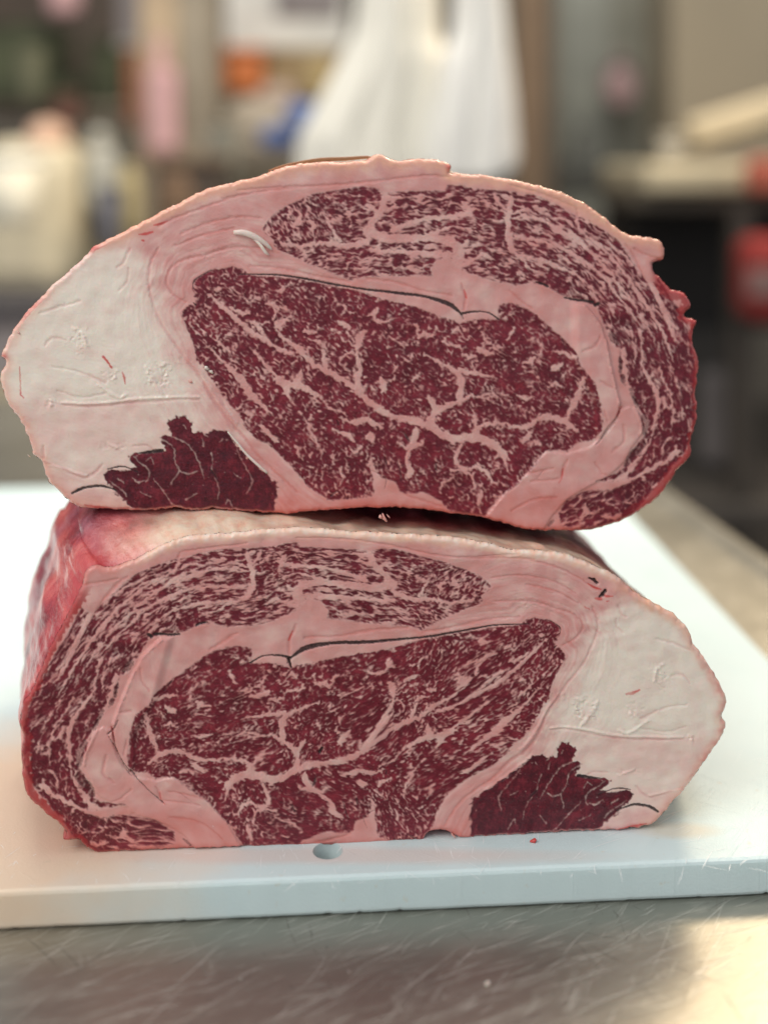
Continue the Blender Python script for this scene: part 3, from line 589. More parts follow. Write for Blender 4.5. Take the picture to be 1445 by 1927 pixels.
# ---------------------------------------------------------------- roasts
base_l = onz(190, 1605); base_r = onz(1250, 1560); myaw = math.atan2(base_r[1]-base_l[1], base_r[0]-base_l[0])
n_f = np.array([-math.sin(myaw), math.cos(myaw), 0])            # horizontal normal of the cut planes, away from the camera
t_f = np.array([math.cos(myaw), math.sin(myaw), 0])
def plane_pts(X, Y, setback):
    r = np.stack([(X-722.5)/FPX, np.ones_like(X), (HOR-Y)/FPX], -1)
    p0 = base_l+n_f*setback
    t = ((p0-EYEPT) @ n_f)/(r @ n_f)
    return EYEPT+r*t[..., None]
PXM = .000208
OUT_U = [(2,668),(14,640),(30,612),(48,590),(75,560),(100,535),(135,505),(165,478),(172,466),(200,452),(240,432),(262,420),(300,400),(340,380),(385,357),(430,345),(480,333),(520,318),(560,308),(600,306),(608,303),(640,305),(680,302),(695,296),(706,291),(718,291),(730,297),(745,302),(790,299),(815,299),(830,303),(845,308),(850,316),(848,325),(870,326),(900,329),(950,335),(990,344),(1035,355),(1080,372),(1120,395),(1150,420),(1180,440),(1205,445),(1225,447),(1243,455),(1250,468),(1249,486),(1243,491),(1230,495),(1233,515),(1250,530),(1262,545),(1275,547),(1292,555),(1300,570),(1298,582),(1289,589),(1290,597),(1310,604),(1306,620),(1303,640),(1312,665),(1314,700),(1310,740),(1312,770),(1309,800),(1300,832),(1301,856),(1292,868),(1278,882),(1258,912),(1235,940),(1200,965),(1160,985),(1110,998),(1060,1000),(1000,998),(960,990),(920,978),(880,970),(850,968),(800,960),(740,957),(680,957),(640,960),(590,963),(540,968),(490,965),(430,961),(400,958),(360,963),(330,957),(270,962),(210,960),(160,958),(146,954),(125,940),(105,920),(90,905),(78,870),(62,855),(57,835),(45,805),(30,780),(18,765),(8,745),(2,725),(0,705),(9,690),(12,680),(3,673)]
OUT_L = [(156,1096),(160,1078),(168,1069),(180,1064),(195,1069),(208,1068),(242,1058),(277,1041),(311,1024),(346,1012),(380,1007),(415,1005),(450,1001),(500,997),(570,994),(620,998),(680,1002),(740,1005),(800,1008),(860,1013),(910,1022),(958,1034),(1011,1037),(1056,1042),(1108,1061),(1142,1075),(1170,1092),(1187,1110),(1232,1137),(1262,1153),(1278,1166),(1295,1186),(1305,1210),(1326,1241),(1340,1262),(1350,1279),(1358,1294),(1367,1314),(1364,1338),(1360,1349),(1365,1362),(1362,1384),(1343,1411),(1315,1453),(1281,1495),(1246,1536),(1228,1553),(1205,1559),(1163,1564),(1125,1565),(1080,1566),(1038,1569),(1004,1571),(950,1575),(900,1577),(872,1579),(856,1576),(845,1568),(831,1565),(812,1566),(803,1572),(797,1582),(770,1585),(727,1587),(680,1590),(623,1593),(533,1594),(457,1596),(346,1599),(242,1604),(194,1606),(178,1604),(160,1594),(150,1583),(128,1584),(118,1583),(126,1572),(112,1552),(90,1536),(69,1517),(52,1500),(44,1477),(42,1440),(40,1418),(44,1390),(37,1365),(40,1340),(44,1322),(59,1300),(80,1251),(100,1208),(125,1160),(150,1112)]
LM = [((439,501),(1005,1162)),((343,588),(1064,1235)),((370,571),(1042,1215)),((602,931),(800,1575)),((408,727),(1004,1360)),((464,807),(952,1418)),((505,835),(900,1453)),((868,600),(545,1248)),((962,569),(446,1214)),((1083,664),(291,1306)),((1132,800),(242,1430)),((1025,850),(330,1463)),((917,963),(457,1590)),
 ((952,880),(427,1500)),((945,852),(432,1476)),((893,824),(470,1458)),((817,807),(545,1455)),((858,793),(533,1432)),((744,786),(606,1437)),((706,765),(651,1429)),((671,734),(692,1407)),((595,689),(785,1352)),((536,637),(841,1315)),((678,634),(737,1294)),((675,690),(735,1335)),((865,731),(533,1372)),((697,862),(700,1503)),
 ((492,432),(926,1103)),((706,354),(716,1032)),((841,347),(561,1020)),((1080,400),(343,1047)),((1177,460),(240,1085)),((1249,470),(163,1078)),((1230,497),(170,1113)),((1100,574),(304,1201)),((969,541),(429,1183)),((1165,768),(213,1370)),((1155,635),(242,1251)),((1206,793),(163,1411)),((1115,910),(242,1515)),((1187,850),(170,1474)),((1094,924),(242,1533)),((1260,910),(93,1538)),((1312,770),(40,1400)),((1300,600),(80,1251)),
 ((340,782),(1063,1396)),((200,895),(1187,1496)),((137,928),(1237,1527)),((429,814),(1000,1424)),((523,911),(886,1505)),((521,942),(883,1550)),((306,848),(1087,1460)),((250,852),(1142,1463)),((3,700),(1366,1345)),((249,753),(1153,1384)),((374,748),(1035,1370)),((118,758),(1284,1387)),((285,425),(1135,1110)),((100,535),(1275,1172)),((349,375),(1070,1050)),
 ((284,495),(1121,1161)),((287,567),(1118,1203)),((332,650),(1066,1286)),((330,957),(1038,1569)),((160,958),(1215,1558)),((1060,1000),(330,1598)),((560,308),(880,1017)),((848,303),(571,994)),((520,519),(930,1178)),((671,543),(790,1200)),((588,498),(830,1165)),((855,501),(571,1140)),((960,440),(473,1100)),((762,600),(660,1262)),((1000,700),(372,1345)),((600,840),(760,1490)),((800,900),(600,1540))]
SRC = np.array([b for a, b in LM], float); DST = np.array([a for a, b in LM], float)
def tps_fit(S, D, lam=60.0):
    n = len(S); r = np.hypot(S[:, None, 0]-S[None, :, 0], S[:, None, 1]-S[None, :, 1])/500
    K = np.where(r > 0, r*r*np.log(r+1e-12), 0)+np.eye(n)*lam*1e-5
    P = np.hstack([np.ones((n, 1)), S/500]); A = np.zeros((n+3, n+3)); A[:n, :n] = K; A[:n, n:] = P; A[n:, :n] = P.T
    return np.linalg.solve(A, np.vstack([D, np.zeros((3, 2))]))
TW = tps_fit(SRC, DST)
def tps(X, Y):
    x = X.ravel(); y = Y.ravel(); o = np.empty((len(x), 2)); n = len(SRC)
    for s in range(0, len(x), 60000):
        a = x[s:s+60000]; b = y[s:s+60000]
        r = np.hypot(a[:, None]-SRC[None, :, 0], b[:, None]-SRC[None, :, 1])/500
        o[s:s+60000] = (r*r*np.log(r+1e-12)) @ TW[:n] + np.stack([np.ones_like(a), a/500, b/500], 1) @ TW[n:]
    return o[:, 0].reshape(X.shape), o[:, 1].reshape(X.shape)
def dense_outline(P, seed, amp=1.9):
    Q = smooth(P, 4, closed=True)
    d = np.hypot(*(np.roll(Q, -1, 0)-Q).T); acc = np.concatenate([[0], np.cumsum(d)]); L = acc[-1]
    n = int(L/4); s = np.arange(n)*L/n
    Qc_ = np.vstack([Q, Q[:1]]); x = np.interp(s, acc, Qc_[:, 0]); y = np.interp(s, acc, Qc_[:, 1])
    nx_ = np.gradient(y); ny_ = -np.gradient(x); l = np.hypot(nx_, ny_)+1e-9
    k = amp*(pn(x/14, y/14, seed)+.6*pn(x/5, y/5, seed+1))
    return np.stack([x+nx_/l*k, y+ny_/l*k], 1)
STEP = 1.5
SHARP = dict(FAT=FAT, tone=tone, tl=tl, kind=kind, DK=DK, CR=CR, RED=RED, hgt=hgt, sE=sE, sC=sC, sS=sS, sK=sK, sL=sL, sO=sOUTER)
def extras(X, Y, L):
    r = np.full(X.shape, -30.0)
    for pts in L:
        P = np.asarray(pts, float)
        for k in range(len(P)-1):
            ax, ay, aw = P[k]; bx, by, bw = P[k+1]; m = 14
            w_ = (X > min(ax, bx)-m) & (X < max(ax, bx)+m) & (Y > min(ay, by)-m) & (Y < max(ay, by)+m)
            ex, ey = bx-ax, by-ay; x = X[w_]+.9*pn(X[w_]/4, Y[w_]/4, 88); y = Y[w_]+.9*pn(X[w_]/4+9, Y[w_]/4, 89)
            t = np.clip(((x-ax)*ex+(y-ay)*ey)/(ex*ex+ey*ey+1e-9), 0, 1)
            r[w_] = np.maximum(r[w_], aw+(bw-aw)*t-np.hypot(x-ax-t*ex, y-ay-t*ey))
    return r
def roast_face(parent, OUT, mapper, setback, rimfun, seed, darks=(), reds=(), rim_glow_fun=None):
    O = dense_outline(OUT, seed)
    xa, xb, ya, yb = O[:, 0].min()-4, O[:, 0].max()+4, O[:, 1].min()-4, O[:, 1].max()+4
    xs = np.arange(xa, xb, STEP); ys = np.arange(ya, yb, STEP); X, Y = np.meshgrid(xs, ys)
    # signed distance: exact near the outline, coarse elsewhere
    cs = np.arange(xa-6, xb+12, 6); cr = np.arange(ya-6, yb+12, 6); CX, CY = np.meshgrid(cs, cr)
    Sc = poly_sdf(O[::2], CX, CY)
    u = (X-cs[0])/6; v = (Y-cr[0])/6; i = u.astype(int); j = v.astype(int); fu = u-i; fv = v-j
    S = (Sc[j, i]*(1-fu)+Sc[j, i+1]*fu)*(1-fv)+(Sc[j+1, i]*(1-fu)+Sc[j+1, i+1]*fu)*fv
    near = np.abs(S) < 16
    nxp, nyp = X[near], Y[near]; Sn = np.full(nxp.shape, -9.0); CPx = nxp.copy(); CPy = nyp.copy()
    # nearest outline point, chunked along the outline
    for s in range(0, len(nxp), 20000):
        a = nxp[s:s+20000, None]; b = nyp[s:s+20000, None]
        A0 = O; B0 = np.roll(O, -1, 0); E = B0-A0; LL = (E**2).sum(1)+1e-9
        t = np.clip(((a-A0[:, 0])*E[:, 0]+(b-A0[:, 1])*E[:, 1])/LL, 0, 1)
        qx = A0[:, 0]+t*E[:, 0]; qy = A0[:, 1]+t*E[:, 1]; d = (a-qx)**2+(b-qy)**2; k = d.argmin(1); r_ = np.arange(len(k))
        CPx[s:s+20000] = qx[r_, k]; CPy[s:s+20000] = qy[r_, k]
        c = ((A0[:, 1] > b) != (B0[:, 1] > b)) & (a < (B0[:, 0]-A0[:, 0])*(b-A0[:, 1])/(B0[:, 1]-A0[:, 1]+1e-12)+A0[:, 0])
        ins = c.sum(1) % 2 == 1
        Sn[s:s+20000] = np.where(ins, 1, -1)*np.sqrt(d[r_, k])
    S[near] = Sn; PX = X.copy(); PY = Y.copy()
    tmpx = PX[near]; tmpy = PY[near]; snap = Sn < .35*STEP
    tmpx[snap] = CPx[snap]; tmpy[snap] = CPy[snap]; PX[near] = tmpx; PY[near] = tmpy
    Sv = np.maximum(S, 0)
    cen = (S[:-1, :-1]+S[1:, :-1]+S[:-1, 1:]+S[1:, 1:])/4
    keep = (cen > 0) & (np.minimum(np.minimum(S[:-1, :-1], S[1:, :-1]), np.minimum(S[:-1, 1:], S[1:, 1:])) > -2.2)
    MX, MY = mapper(PX, PY)
    F = {k: bil(v_, MX, MY) for k, v_ in SHARP.items()}
    if seed == 500: F['FAT'] = F['FAT']+.45*pn(PX/4.5, PY/4, 601)+.3*pn(PX/9, PY/8, 602); F['hgt'] = F['hgt']+.8*pn(PX/30, PY/30, 603)
    inside = np.maximum(np.maximum(F['sE'], F['sC']), F['sS'])
    XD_ = extras(PX, PY, darks); XR_ = extras(PX, PY, reds); F['hgt'] = F['hgt']-5*sst(-2, 2, XD_)
    rr = 9.0; rnd = np.where(Sv < rr, rr-np.sqrt(np.maximum(rr*rr-(rr-Sv)**2, 0)), 0)
    fade = sst(0, 7, Sv)
    off = (-F['hgt']*fade+rnd+(1-fade)*(2.6*pn(PX/11, PY/11, seed+7)+1.3*pn(PX/4.5, PY/4.5, seed+8)))*PXM
    P3 = plane_pts(PX, PY, setback)+n_f*off[..., None]
    fatm = sst(-1.3, 1.9, F['FAT']+.1)*.97
    tn = F['tone']+.0
    redrim, pinkrim, membrane = rimfun(PX, PY, Sv)
    fatm = np.maximum(fatm*(1-membrane), np.abs(pinkrim)*(Sv < 7)*sst(7, 3, Sv)); tn = np.clip(tn+.35*pinkrim*sst(22, 2, Sv), 0, 1)
    red = np.clip(np.maximum(np.maximum(sst(-1, .8, F['RED']), sst(-1.2, .8, XR_)), redrim), 0, 1)
    dark = np.maximum(np.maximum(sst(-.8, .8, F['DK']), sst(-.8, .8, XD_)), .62*sst(-.6, 1.0, F['CR'])) if True else np.maximum(sst(-.7, .8, F['DK']), .8*sst(-.8, .8, F['CR']))
    kd = np.where(F['kind'] > 1.5, 1.0, np.clip(F['kind'], 0, 1)*.35)
    pch = rim_glow_fun(PX, PY, Sv); pch = np.stack([pch]*3, -1).reshape(-1, 3)
    tis = np.stack([fatm, tn, dark], -1); det = np.stack([np.clip(F['tl'], 0, 1), red, kd], -1)
    # which part each cell belongs to
    cc = lambda A: A[:-1, :-1]
    e_, c_, s_, k_, l_, o_ = (cc(F[q]) for q in ('sE', 'sC', 'sS', 'sK', 'sL', 'sO'))
    lab = np.zeros(e_.shape, int)
    lab[o_ < 0] = 1
    lab[k_ > 0] = 2; lab[(l_ > 0) & (k_ <= 0)] = 3
    lab[(e_ > 0)] = 4; lab[(c_ > 0) & (c_ > e_)] = 5; lab[(s_ > 0) & (s_ > e_) & (s_ > c_)] = 6
    names = ['seam_fat', 'fat_cap', 'fat_slab', 'fat_wedge', 'eye_muscle', 'cap_muscle', 'side_muscle']
    idx = np.arange(X.size).reshape(X.shape); q4 = np.stack([idx[:-1, :-1], idx[1:, :-1], idx[1:, 1:], idx[:-1, 1:]], -1)
    Pf = P3.reshape(-1, 3); Tf = tis.reshape(-1, 3); Df = det.reshape(-1, 3)
    for li, nm in enumerate(names):
        q = q4[keep & (lab == li)]
        if len(q) < 30: continue
        used, inv = np.unique(q.ravel(), return_inverse=True)
        me = fast_mesh(nm, Pf[used], inv.reshape(-1, 4))
        set_attr(me, 'tissue', Tf[used]); set_attr(me, 'detail', Df[used]); set_attr(me, 'peach', pch[used])
        mesh_obj(nm, me, TISSUE, parent)
    return O
def roast_body(parent, O, setback, secs, attr, name='outer_surface', seed=50):
    """loft from the cut outline back through sections (outline px polygon seen at a plane set further back)."""
    n = len(O); front = plane_pts(O[:, 0], O[:, 1], setback)+n_f*(6.6*PXM)
    loc = lambda P: np.stack([(P-base_l) @ t_f, P[:, 2]], 1)
    L0 = loc(front); c0 = np.array([(L0[:, 0].min()+L0[:, 0].max())/2, (L0[:, 1].min()+L0[:, 1].max())/2])
    ang = np.arctan2((L0[:, 1]-c0[1])*1.8, L0[:, 0]-c0[0])
    keyr = [(0.0, L0)]
    for dep, poly in secs:
        Q = smooth(poly, 4, closed=True); P = plane_pts(Q[:, 0], Q[:, 1], setback+dep); LQ = loc(P)
        LQ[:, 1] = np.maximum(LQ[:, 1], .0006)
        c1 = np.array([(LQ[:, 0].min()+LQ[:, 0].max())/2, (LQ[:, 1].min()+LQ[:, 1].max())/2])
        out = np.zeros((n, 2)); A = LQ-c1; B = np.roll(A, -1, 0)-A
        for k in range(n):
            dx, dy = math.cos(ang[k]), math.sin(ang[k])/1.8
            den = dx*B[:, 1]-dy*B[:, 0]; den = np.where(abs(den) < 1e-12, 1e-12, den)
            tt = (A[:, 0]*B[:, 1]-A[:, 1]*B[:, 0])/den; ss = (A[:, 0]*dy-A[:, 1]*dx)/den
            ok = (tt > 0) & (ss >= -1e-6) & (ss <= 1+1e-6)
            r = tt[ok].max() if ok.any() else 0
            out[k] = c1+np.array([dx, dy])*r
        keyr.append((dep, out))
    rings = []; R = 46
    deps = [k[0] for k in keyr]; dmax = deps[-1]
    for q in range(R+1):
        d = dmax*(q/R)**1.35
        k = min(max(0, sum(1 for z in deps if z <= d)-1), len(deps)-2)
        t = (d-deps[k])/(deps[k+1]-deps[k]); t2 = t if k else t**.8
        Lk = keyr[k][1]*(1-t2)+keyr[k+1][1]*t2
        c = Lk.mean(0); rad = Lk-c; rl = np.hypot(*rad.T)[:, None]+1e-9
        u = np.cumsum(np.r_[0, np.hypot(*(np.diff(L0, axis=0)).T)])
        nz = pn(u/.02, np.full(n, d/.03), seed)*.0020+pn(u/.008, np.full(n, d/.012), seed+1)*.0010
        Lk = Lk+rad/rl*(nz*min(1, d/.01))[:, None]
        Lk[:, 1] = np.maximum(Lk[:, 1], .0005 if setback < .001 else Lk[:, 1])
        rings.append(base_l+n_f*(setback+6.6*PXM+d)+t_f*Lk[:, :1]+np.array([0, 0, 1.0])*Lk[:, 1:]-np.array([0, 0, base_l[2]]))
    for s_ in (.7, .35, .02):
        c = rings[R].mean(0); rings.append(c+(rings[R]-c)*s_+n_f*.012*(1-s_))
    V = np.concatenate(rings); nr = len(rings); Q = []
    i = np.arange(n); j = (i+1) % n
    for r in range(nr-1): Q.append(np.stack([r*n+i, r*n+j, (r+1)*n+j, (r+1)*n+i], 1))
    me = fast_mesh(name, V, np.concatenate(Q)[:, ::-1])
    set_attr(me, 'tissue', attr(V, np.repeat(np.arange(nr), n), np.tile(O, (nr, 1))))
    return mesh_obj(name, me, SKIN, parent)
# --- lower roast
lower = empty('rib_roast', tuple(base_l+t_f*.12+n_f*.05)); lower.location.z = 0
tagit(lower, 'lower marbled beef roast on the white board, thick white fat at its right end', 'beef roast', 'two halves of a cut beef rib roast')
def rim_l(X, Y, S):
    n_ = .5+.5*pn(X/12, Y/12, 401)
    left = sst(215, 150, X-.0*Y)*sst(1090, 1130, Y)
    wdt = 6+9*n_+5*pn(X/7, Y/7, 402)+8*sst(1180, 1120, Y)+8*sst(1300, 1420, Y)*sst(1600, 1500, Y)
    mem = left*sst(wdt+2, wdt-3, S)
    bot = sst(1540, 1570, Y)*sst(9, 2, S)*n_
    bl = sst(260, 120, X)*sst(1460, 1520, Y)*sst(26, 6, S)*n_
    rt_ = sst(1285, 1330, X)*sst(26, 4, S)*n_*.7
    red = np.maximum(np.maximum(mem, bot*.7), np.maximum(bl, rt_*.8))
    cream_ = sst(1110, 1070, Y)*sst(230, 300, X)
    pink = np.clip(sst(22, 3, S)*(.4+.6*n_)*(1-left*.6)*(1-cream_), 0, 1)-cream_*sst(20, 8, S)*1.5
    return red, pink, mem*.55
O_L = roast_face(lower, OUT_L, tps, 0.0, rim_l, 500, [[(1108,1088,1),(1117,1091,3),(1123,1097,2.4)],[(1139,1111,2.6),(1133,1119,4),(1128,1123,2)],[(224,1352,.2),(214,1372,.8),(204,1380,.8)],[(206,1384,.2),(235,1437,1.2),(262,1466,.8),(285,1490,.4),(308,1510,.8)],[(543,1240,3),(548,1256,2)],[(602,1416,3),(607,1408,2)]],
    [[(1120,1126,2),(1130,1127,3)],[(1178,1305,2),(1190,1303,3),(1202,1298,1.5)],[(1100,1142,1.5),(1108,1146,1.5)]],
    lambda X, Y, S: np.clip(sst(26+8*pn(X/25, Y/25, 433), 6, S)*(.45+.4*pn(X/12, Y/12, 434))*sst(1250, 1120, Y)*sst(170, 300, X)+.35*sst(24, 4, S)*(X > 1200), 0, 1))
secB = [(200,898),(150,912),(126,948),(106,985),(87,1035),(66,1080),(56,1140),(49,1200),(44,1270),(48,1350),(70,1400),(110,1430),(300,1441),(700,1441),(1100,1441),(1200,1425),(1260,1370),(1285,1290),(1255,1200),(1200,1125),(1150,1068),(1110,1035),(1072,1004),(1000,975),(900,950),(700,922),(450,900)]
secM = [(215,956),(165,972),(140,1005),(118,1050),(95,1105),(72,1170),(55,1240),(43,1310),(42,1400),(70,1470),(120,1510),(300,1524),(700,1522),(1100,1512),(1220,1490),(1300,1420),(1325,1340),(1300,1250),(1250,1180),(1190,1115),(1130,1066),(1060,1030),(1000,1022),(900,1008),(700,992),(560,972),(440,956),(330,954)]
secC = [(330,840),(250,860),(235,950),(250,1100),(300,1225),(700,1229),(1000,1225),(1060,1100),(1040,960),(960,880),(700,830)]
def attr_l(V, ring, OO):
    x, y = OO[:, 0], OO[:, 1]; n_ = pn(V[:, 0]/.02, V[:, 1]/.02+V[:, 2]*40, 61)
    top = sst(1120, 1060, y)*sst(215, 330+22*np.maximum(ring-3, 0), x+40*n_)*sst(1240, 1160, x)
    right = sst(1120, 1200, x)
    fat = np.clip(np.maximum(top*sst(15, 8, ring+2*n_), right*.9*sst(16, 8, ring)), 0, 1)
    left = sst(330, 200, x+30*n_)
    red = np.clip(left*(.35+.6*n_)+.4*sst(1560, 1590, y), 0, 1)
    pur = np.clip(sst(10, 18, ring)*(1-left)*.95+left*sst(-.2, .6, n_)*.65*sst(2, 7, ring)+(1-top)*sst(1100, 1040, y)*sst(5, 10, ring)*.6*(x < 700), 0, 1)
    return np.stack([fat, red, pur], 1)
roast_body(lower, O_L, 0.0, [(.024, secM), (.070, secB), (.19, secC)], attr_l)
# --- upper roast
SB_U = .018
upc = plane_pts(np.array([650.]), np.array([960.]), SB_U)[0]
upper = empty('rib_roast.001', tuple(upc+n_f*.05))
tagit(upper, 'upper marbled beef roast stacked on the other, thick white fat at its left end', 'beef roast', 'two halves of a cut beef rib roast')
def rim_u(X, Y, S):
    n_ = .5+.5*pn(X/12, Y/12, 421)
    right = sst(1222, 1240, X)*sst(492, 505, Y)*sst(1010, 900, Y-.0*X)
    right = np.maximum(right, sst(1130, 1230, X)*sst(850, 905, Y))
    wdt = 4+9*n_+5*pn(X/7, Y/7, 422)+12*sst(640, 540, Y)+10*sst(830, 880, Y)
    mem = right*sst(wdt+2, wdt-3, S)
    tag_ = np.exp(-(((X-846)/8)**2+((Y-314)/9)**2))+.9*np.exp(-(((X-180)/26)**2+((Y-468)/8)**2))*(S < 9)+.8*np.exp(-(((X-60)/34)**2+((Y-585)/30)**2))*(S < 8)+np.exp(-(((X-8)/8)**2+((Y-672)/8)**2))
    bot = sst(930, 955, Y)*sst(10, 2, S)*n_*.8
    red = np.maximum(np.maximum(mem, tag_), bot)
    pink = np.clip(sst(30, 3, S)*(.45+.5*n_), 0, 1)
    return np.clip(red, 0, 1), pink, mem*.5
O_U = roast_face(upper, OUT_U, lambda a, b: (a, b), SB_U, rim_u, 520, [], [[(195,671,2.2),(203,680,1.6),(211,692,1.8)],[(231,700,1),(235,712,2),(236,722,1)],[(38,690,.6),(40,743,1.2),(46,748,1)]],
    lambda X, Y, S: np.clip(sst(30+10*pn(X/25, Y/25, 431), 4, S)*(.75+.25*pn(X/10, Y/10, 432))*(sst(500, 440, Y)+.45*sst(500, 560, Y)*(X < 400)), 0, 1))
scuffs('knife_marks', 160, (.05, .20, .46, .56), .00012, (20, 35, 60, -30, 80), (.003, .022), (.0001, .0003), mK_, board, 9)
scuffs('knife_marks', 110, (-.16, .05, .452, .50), .00012, (10, 80, 60, -50, 100), (.002, .012), (.0001, .00025), mK_, board, 10)
def shrink(O, cx, cy, s, dy=0): return [(cx+(x-cx)*s, cy+(y-cy)*s+dy) for x, y in O]
U1 = shrink(OUT_U, 700, 640, .965, -3); U1 = [(x, y) for x, y in U1][::2]
U2 = [(x, y) for x, y in shrink(OUT_U, 700, 600, .86, -18)][::2]
U3 = [(x, y) for x, y in shrink(OUT_U, 700, 560, .58, -40)][::2]
def attr_u(V, ring, OO):
    x, y = OO[:, 0], OO[:, 1]; n_ = pn(V[:, 0]/.02, V[:, 1]/.02+V[:, 2]*40, 63)
    fat = np.clip(sst(480, 440, y)*sst(1210, 1150, x)+sst(200, 80, x), 0, 1)
    red = np.clip(sst(1180, 1260, x)*(.5+.5*n_)+sst(900, 950, y)*.5, 0, 1)
    return np.stack([fat, red, sst(4, 14, ring)*.7+sst(900, 960, y)*.4], 1).clip(0, 1)
roast_body(upper, O_U, SB_U, [(.02, U1), (.08, U2), (.19, U3)], attr_u, seed=70)
# raised loose bits on the cut faces
def strip(name, pts, parent, setback, mat, lift=0.0009):
    """a small solid sliver: px points with half-width, swept as a flattened tube standing on the cut face"""
    P = smooth([(x, y, w_, l) for x, y, w_, l in pts], 4); bm = bmesh.new(); rings = []
    c3 = plane_pts(P[:, 0], P[:, 1], setback)
    for k in range(len(P)):
        a = c3[min(k+1, len(P)-1)]-c3[max(k-1, 0)]; a = a/np.linalg.norm(a); s = np.cross(a, n_f); wd = P[k, 2]*PXM; lf = P[k, 3]*PXM
        rings.append([bm.verts.new(tuple(c3[k]-n_f*(lf+math.sin(q*math.pi/4)*wd*.55)+s*math.cos(q*math.pi/4)*wd)) for q in range(8)])
    for a, b in zip(rings, rings[1:]):
        for q in range(8): bm.faces.new((a[q], a[(q+1) % 8], b[(q+1) % 8], b[q]))
    bm.faces.new(rings[0]); bm.faces.new(list(reversed(rings[-1])))
    bmesh.ops.recalc_face_normals(bm, faces=bm.faces)
    return from_bm(name, bm, mat, parent)
def fat_mat(name, col):
    m, t, p = newmat(name); co = objco(t)
    t.links.new(ramp(t, noise(t, co, 400, 4), [(.3, tuple(c*.88 for c in col)), (.7, col)]), p.inputs['Base Color'])
    p.inputs['Roughness'].default_value = .4; p.inputs['Subsurface Weight'].default_value = .3; p.inputs['Subsurface Scale'].default_value = .0015
    t.links.new(bump(t, noise(t, co, 900, 3), .4, .0004), p.inputs['Normal'])
    return m
WFAT = fat_mat('white_fat', (.86, .74, .66)); PFAT = fat_mat('pink_fat', (.78, .42, .36)); RBIT = fat_mat('red_scrap', (.62, .07, .06))
strip('fat_curl', [(440,437,4,6),(458,437,6,9),(476,443,6,9),(492,452,5,7),(504,462,4,4),(512,470,1.5,2)], upper, SB_U, WFAT)
strip('fat_curl', [(476,447,2,7),(490,460,3,9),(500,474,3,9),(507,480,1.5,4)], upper, SB_U, WFAT)
def chip(name, px, py, r, parent, setback, mat, seed, z=None, sq=.6, lift=.6):
    rnd = random.Random(seed); bm = bmesh.new(); bmesh.ops.create_icosphere(bm, subdivisions=2, radius=1)
    if z is None: c = plane_pts(np.array([float(px)]), np.array([float(py)]), setback)[0]-n_f*r*PXM*lift
    else: c = onz(px, py, z); c[2] = z+r*PXM*sq*.7
    an = rnd.random()*3
    for v in bm.verts:
        k = 1+.35*rnd.uniform(-1, 1)+.25*math.sin(4*v.co.x+an)
        q = Vector((v.co.x*math.cos(an)*1.0-v.co.z*math.sin(an)*.6, v.co.y*.6, v.co.z*sq+v.co.x*.2))*k*r*PXM
        v.co = Vector(c)+q
    return from_bm(name, bm, mat, parent)
chip('fat_crumb', 389, 692, 6, upper, SB_U, WFAT, 1); chip('fat_crumb', 398, 699, 5, upper, SB_U, WFAT, 2)
chip('fat_crumb', 359, 718, 4.5, upper, SB_U, PFAT, 3, lift=.2); chip('fat_crumb', 36, 627, 5, upper, SB_U, PFAT, 4, lift=-.2)
chip('fat_crumb', 55, 858, 4, upper, SB_U, WFAT, 5, lift=-.2); chip('fat_crumb', 713, 713+195, 0.1, upper, SB_U, WFAT, 6) if False else None
chip('fat_crumb', 723, 975, 7, lower, .006, PFAT, 7, sq=1.0, lift=-.3); chip('fat_crumb', 716, 973, 5, lower, .006, PFAT, 8, lift=-.3); chip('fat_crumb', 731, 972, 5, lower, .006, PFAT, 9, lift=-.3)
chip('fat_crumb', 402, 1552, 6, lower, 0, WFAT, 10, lift=.1); chip('fat_crumb', 852, 1570, 6, lower, 0, PFAT, 11)
strip('membrane_edge', [(429,812,1.2,3),(446,831,2,5),(464,853,2.4,6),(484,872,2.6,6),(503,889,2.2,4)], upper, SB_U, WFAT)
# scraps lying about
def scrap(px, py, r, z, mat, label, cat, seed, name='meat_scrap'):
    o = chip(name, px, py, r, None, 0, mat, seed, z=z); tagit(o, label, cat); return o
strip('dried_membrane', [(505,321,1,0),(540,311,3,0),(600,301,4,0),(650,299,4,0),(692,296,3,0),(700,300,1,0)], upper, SB_U+.004, fat_mat('dried_tan_membrane', (.32, .16, .07)))
scrap(1003, 1585, 6, 0, RBIT, 'tiny pink meat crumb on the white board in front of the lower roast', 'meat crumb', 31)
scrap(917, 1853, 5, TOPZ, WFAT, 'largest white fat crumb on the steel counter below the board', 'fat crumb', 32, 'fat_scrap')
scrap(453, 1844, 3, TOPZ, WFAT, 'small white speck on the steel counter, left of the middle', 'fat crumb', 33, 'fat_scrap')
scrap(657, 1830, 2.5, TOPZ, WFAT, 'small white speck on the steel counter, near the middle below the drain hole', 'fat crumb', 34, 'fat_scrap')
scrap(837, 1878, 2.5, TOPZ, WFAT, 'small white speck on the steel counter, left of the largest crumb', 'fat crumb', 35, 'fat_scrap')
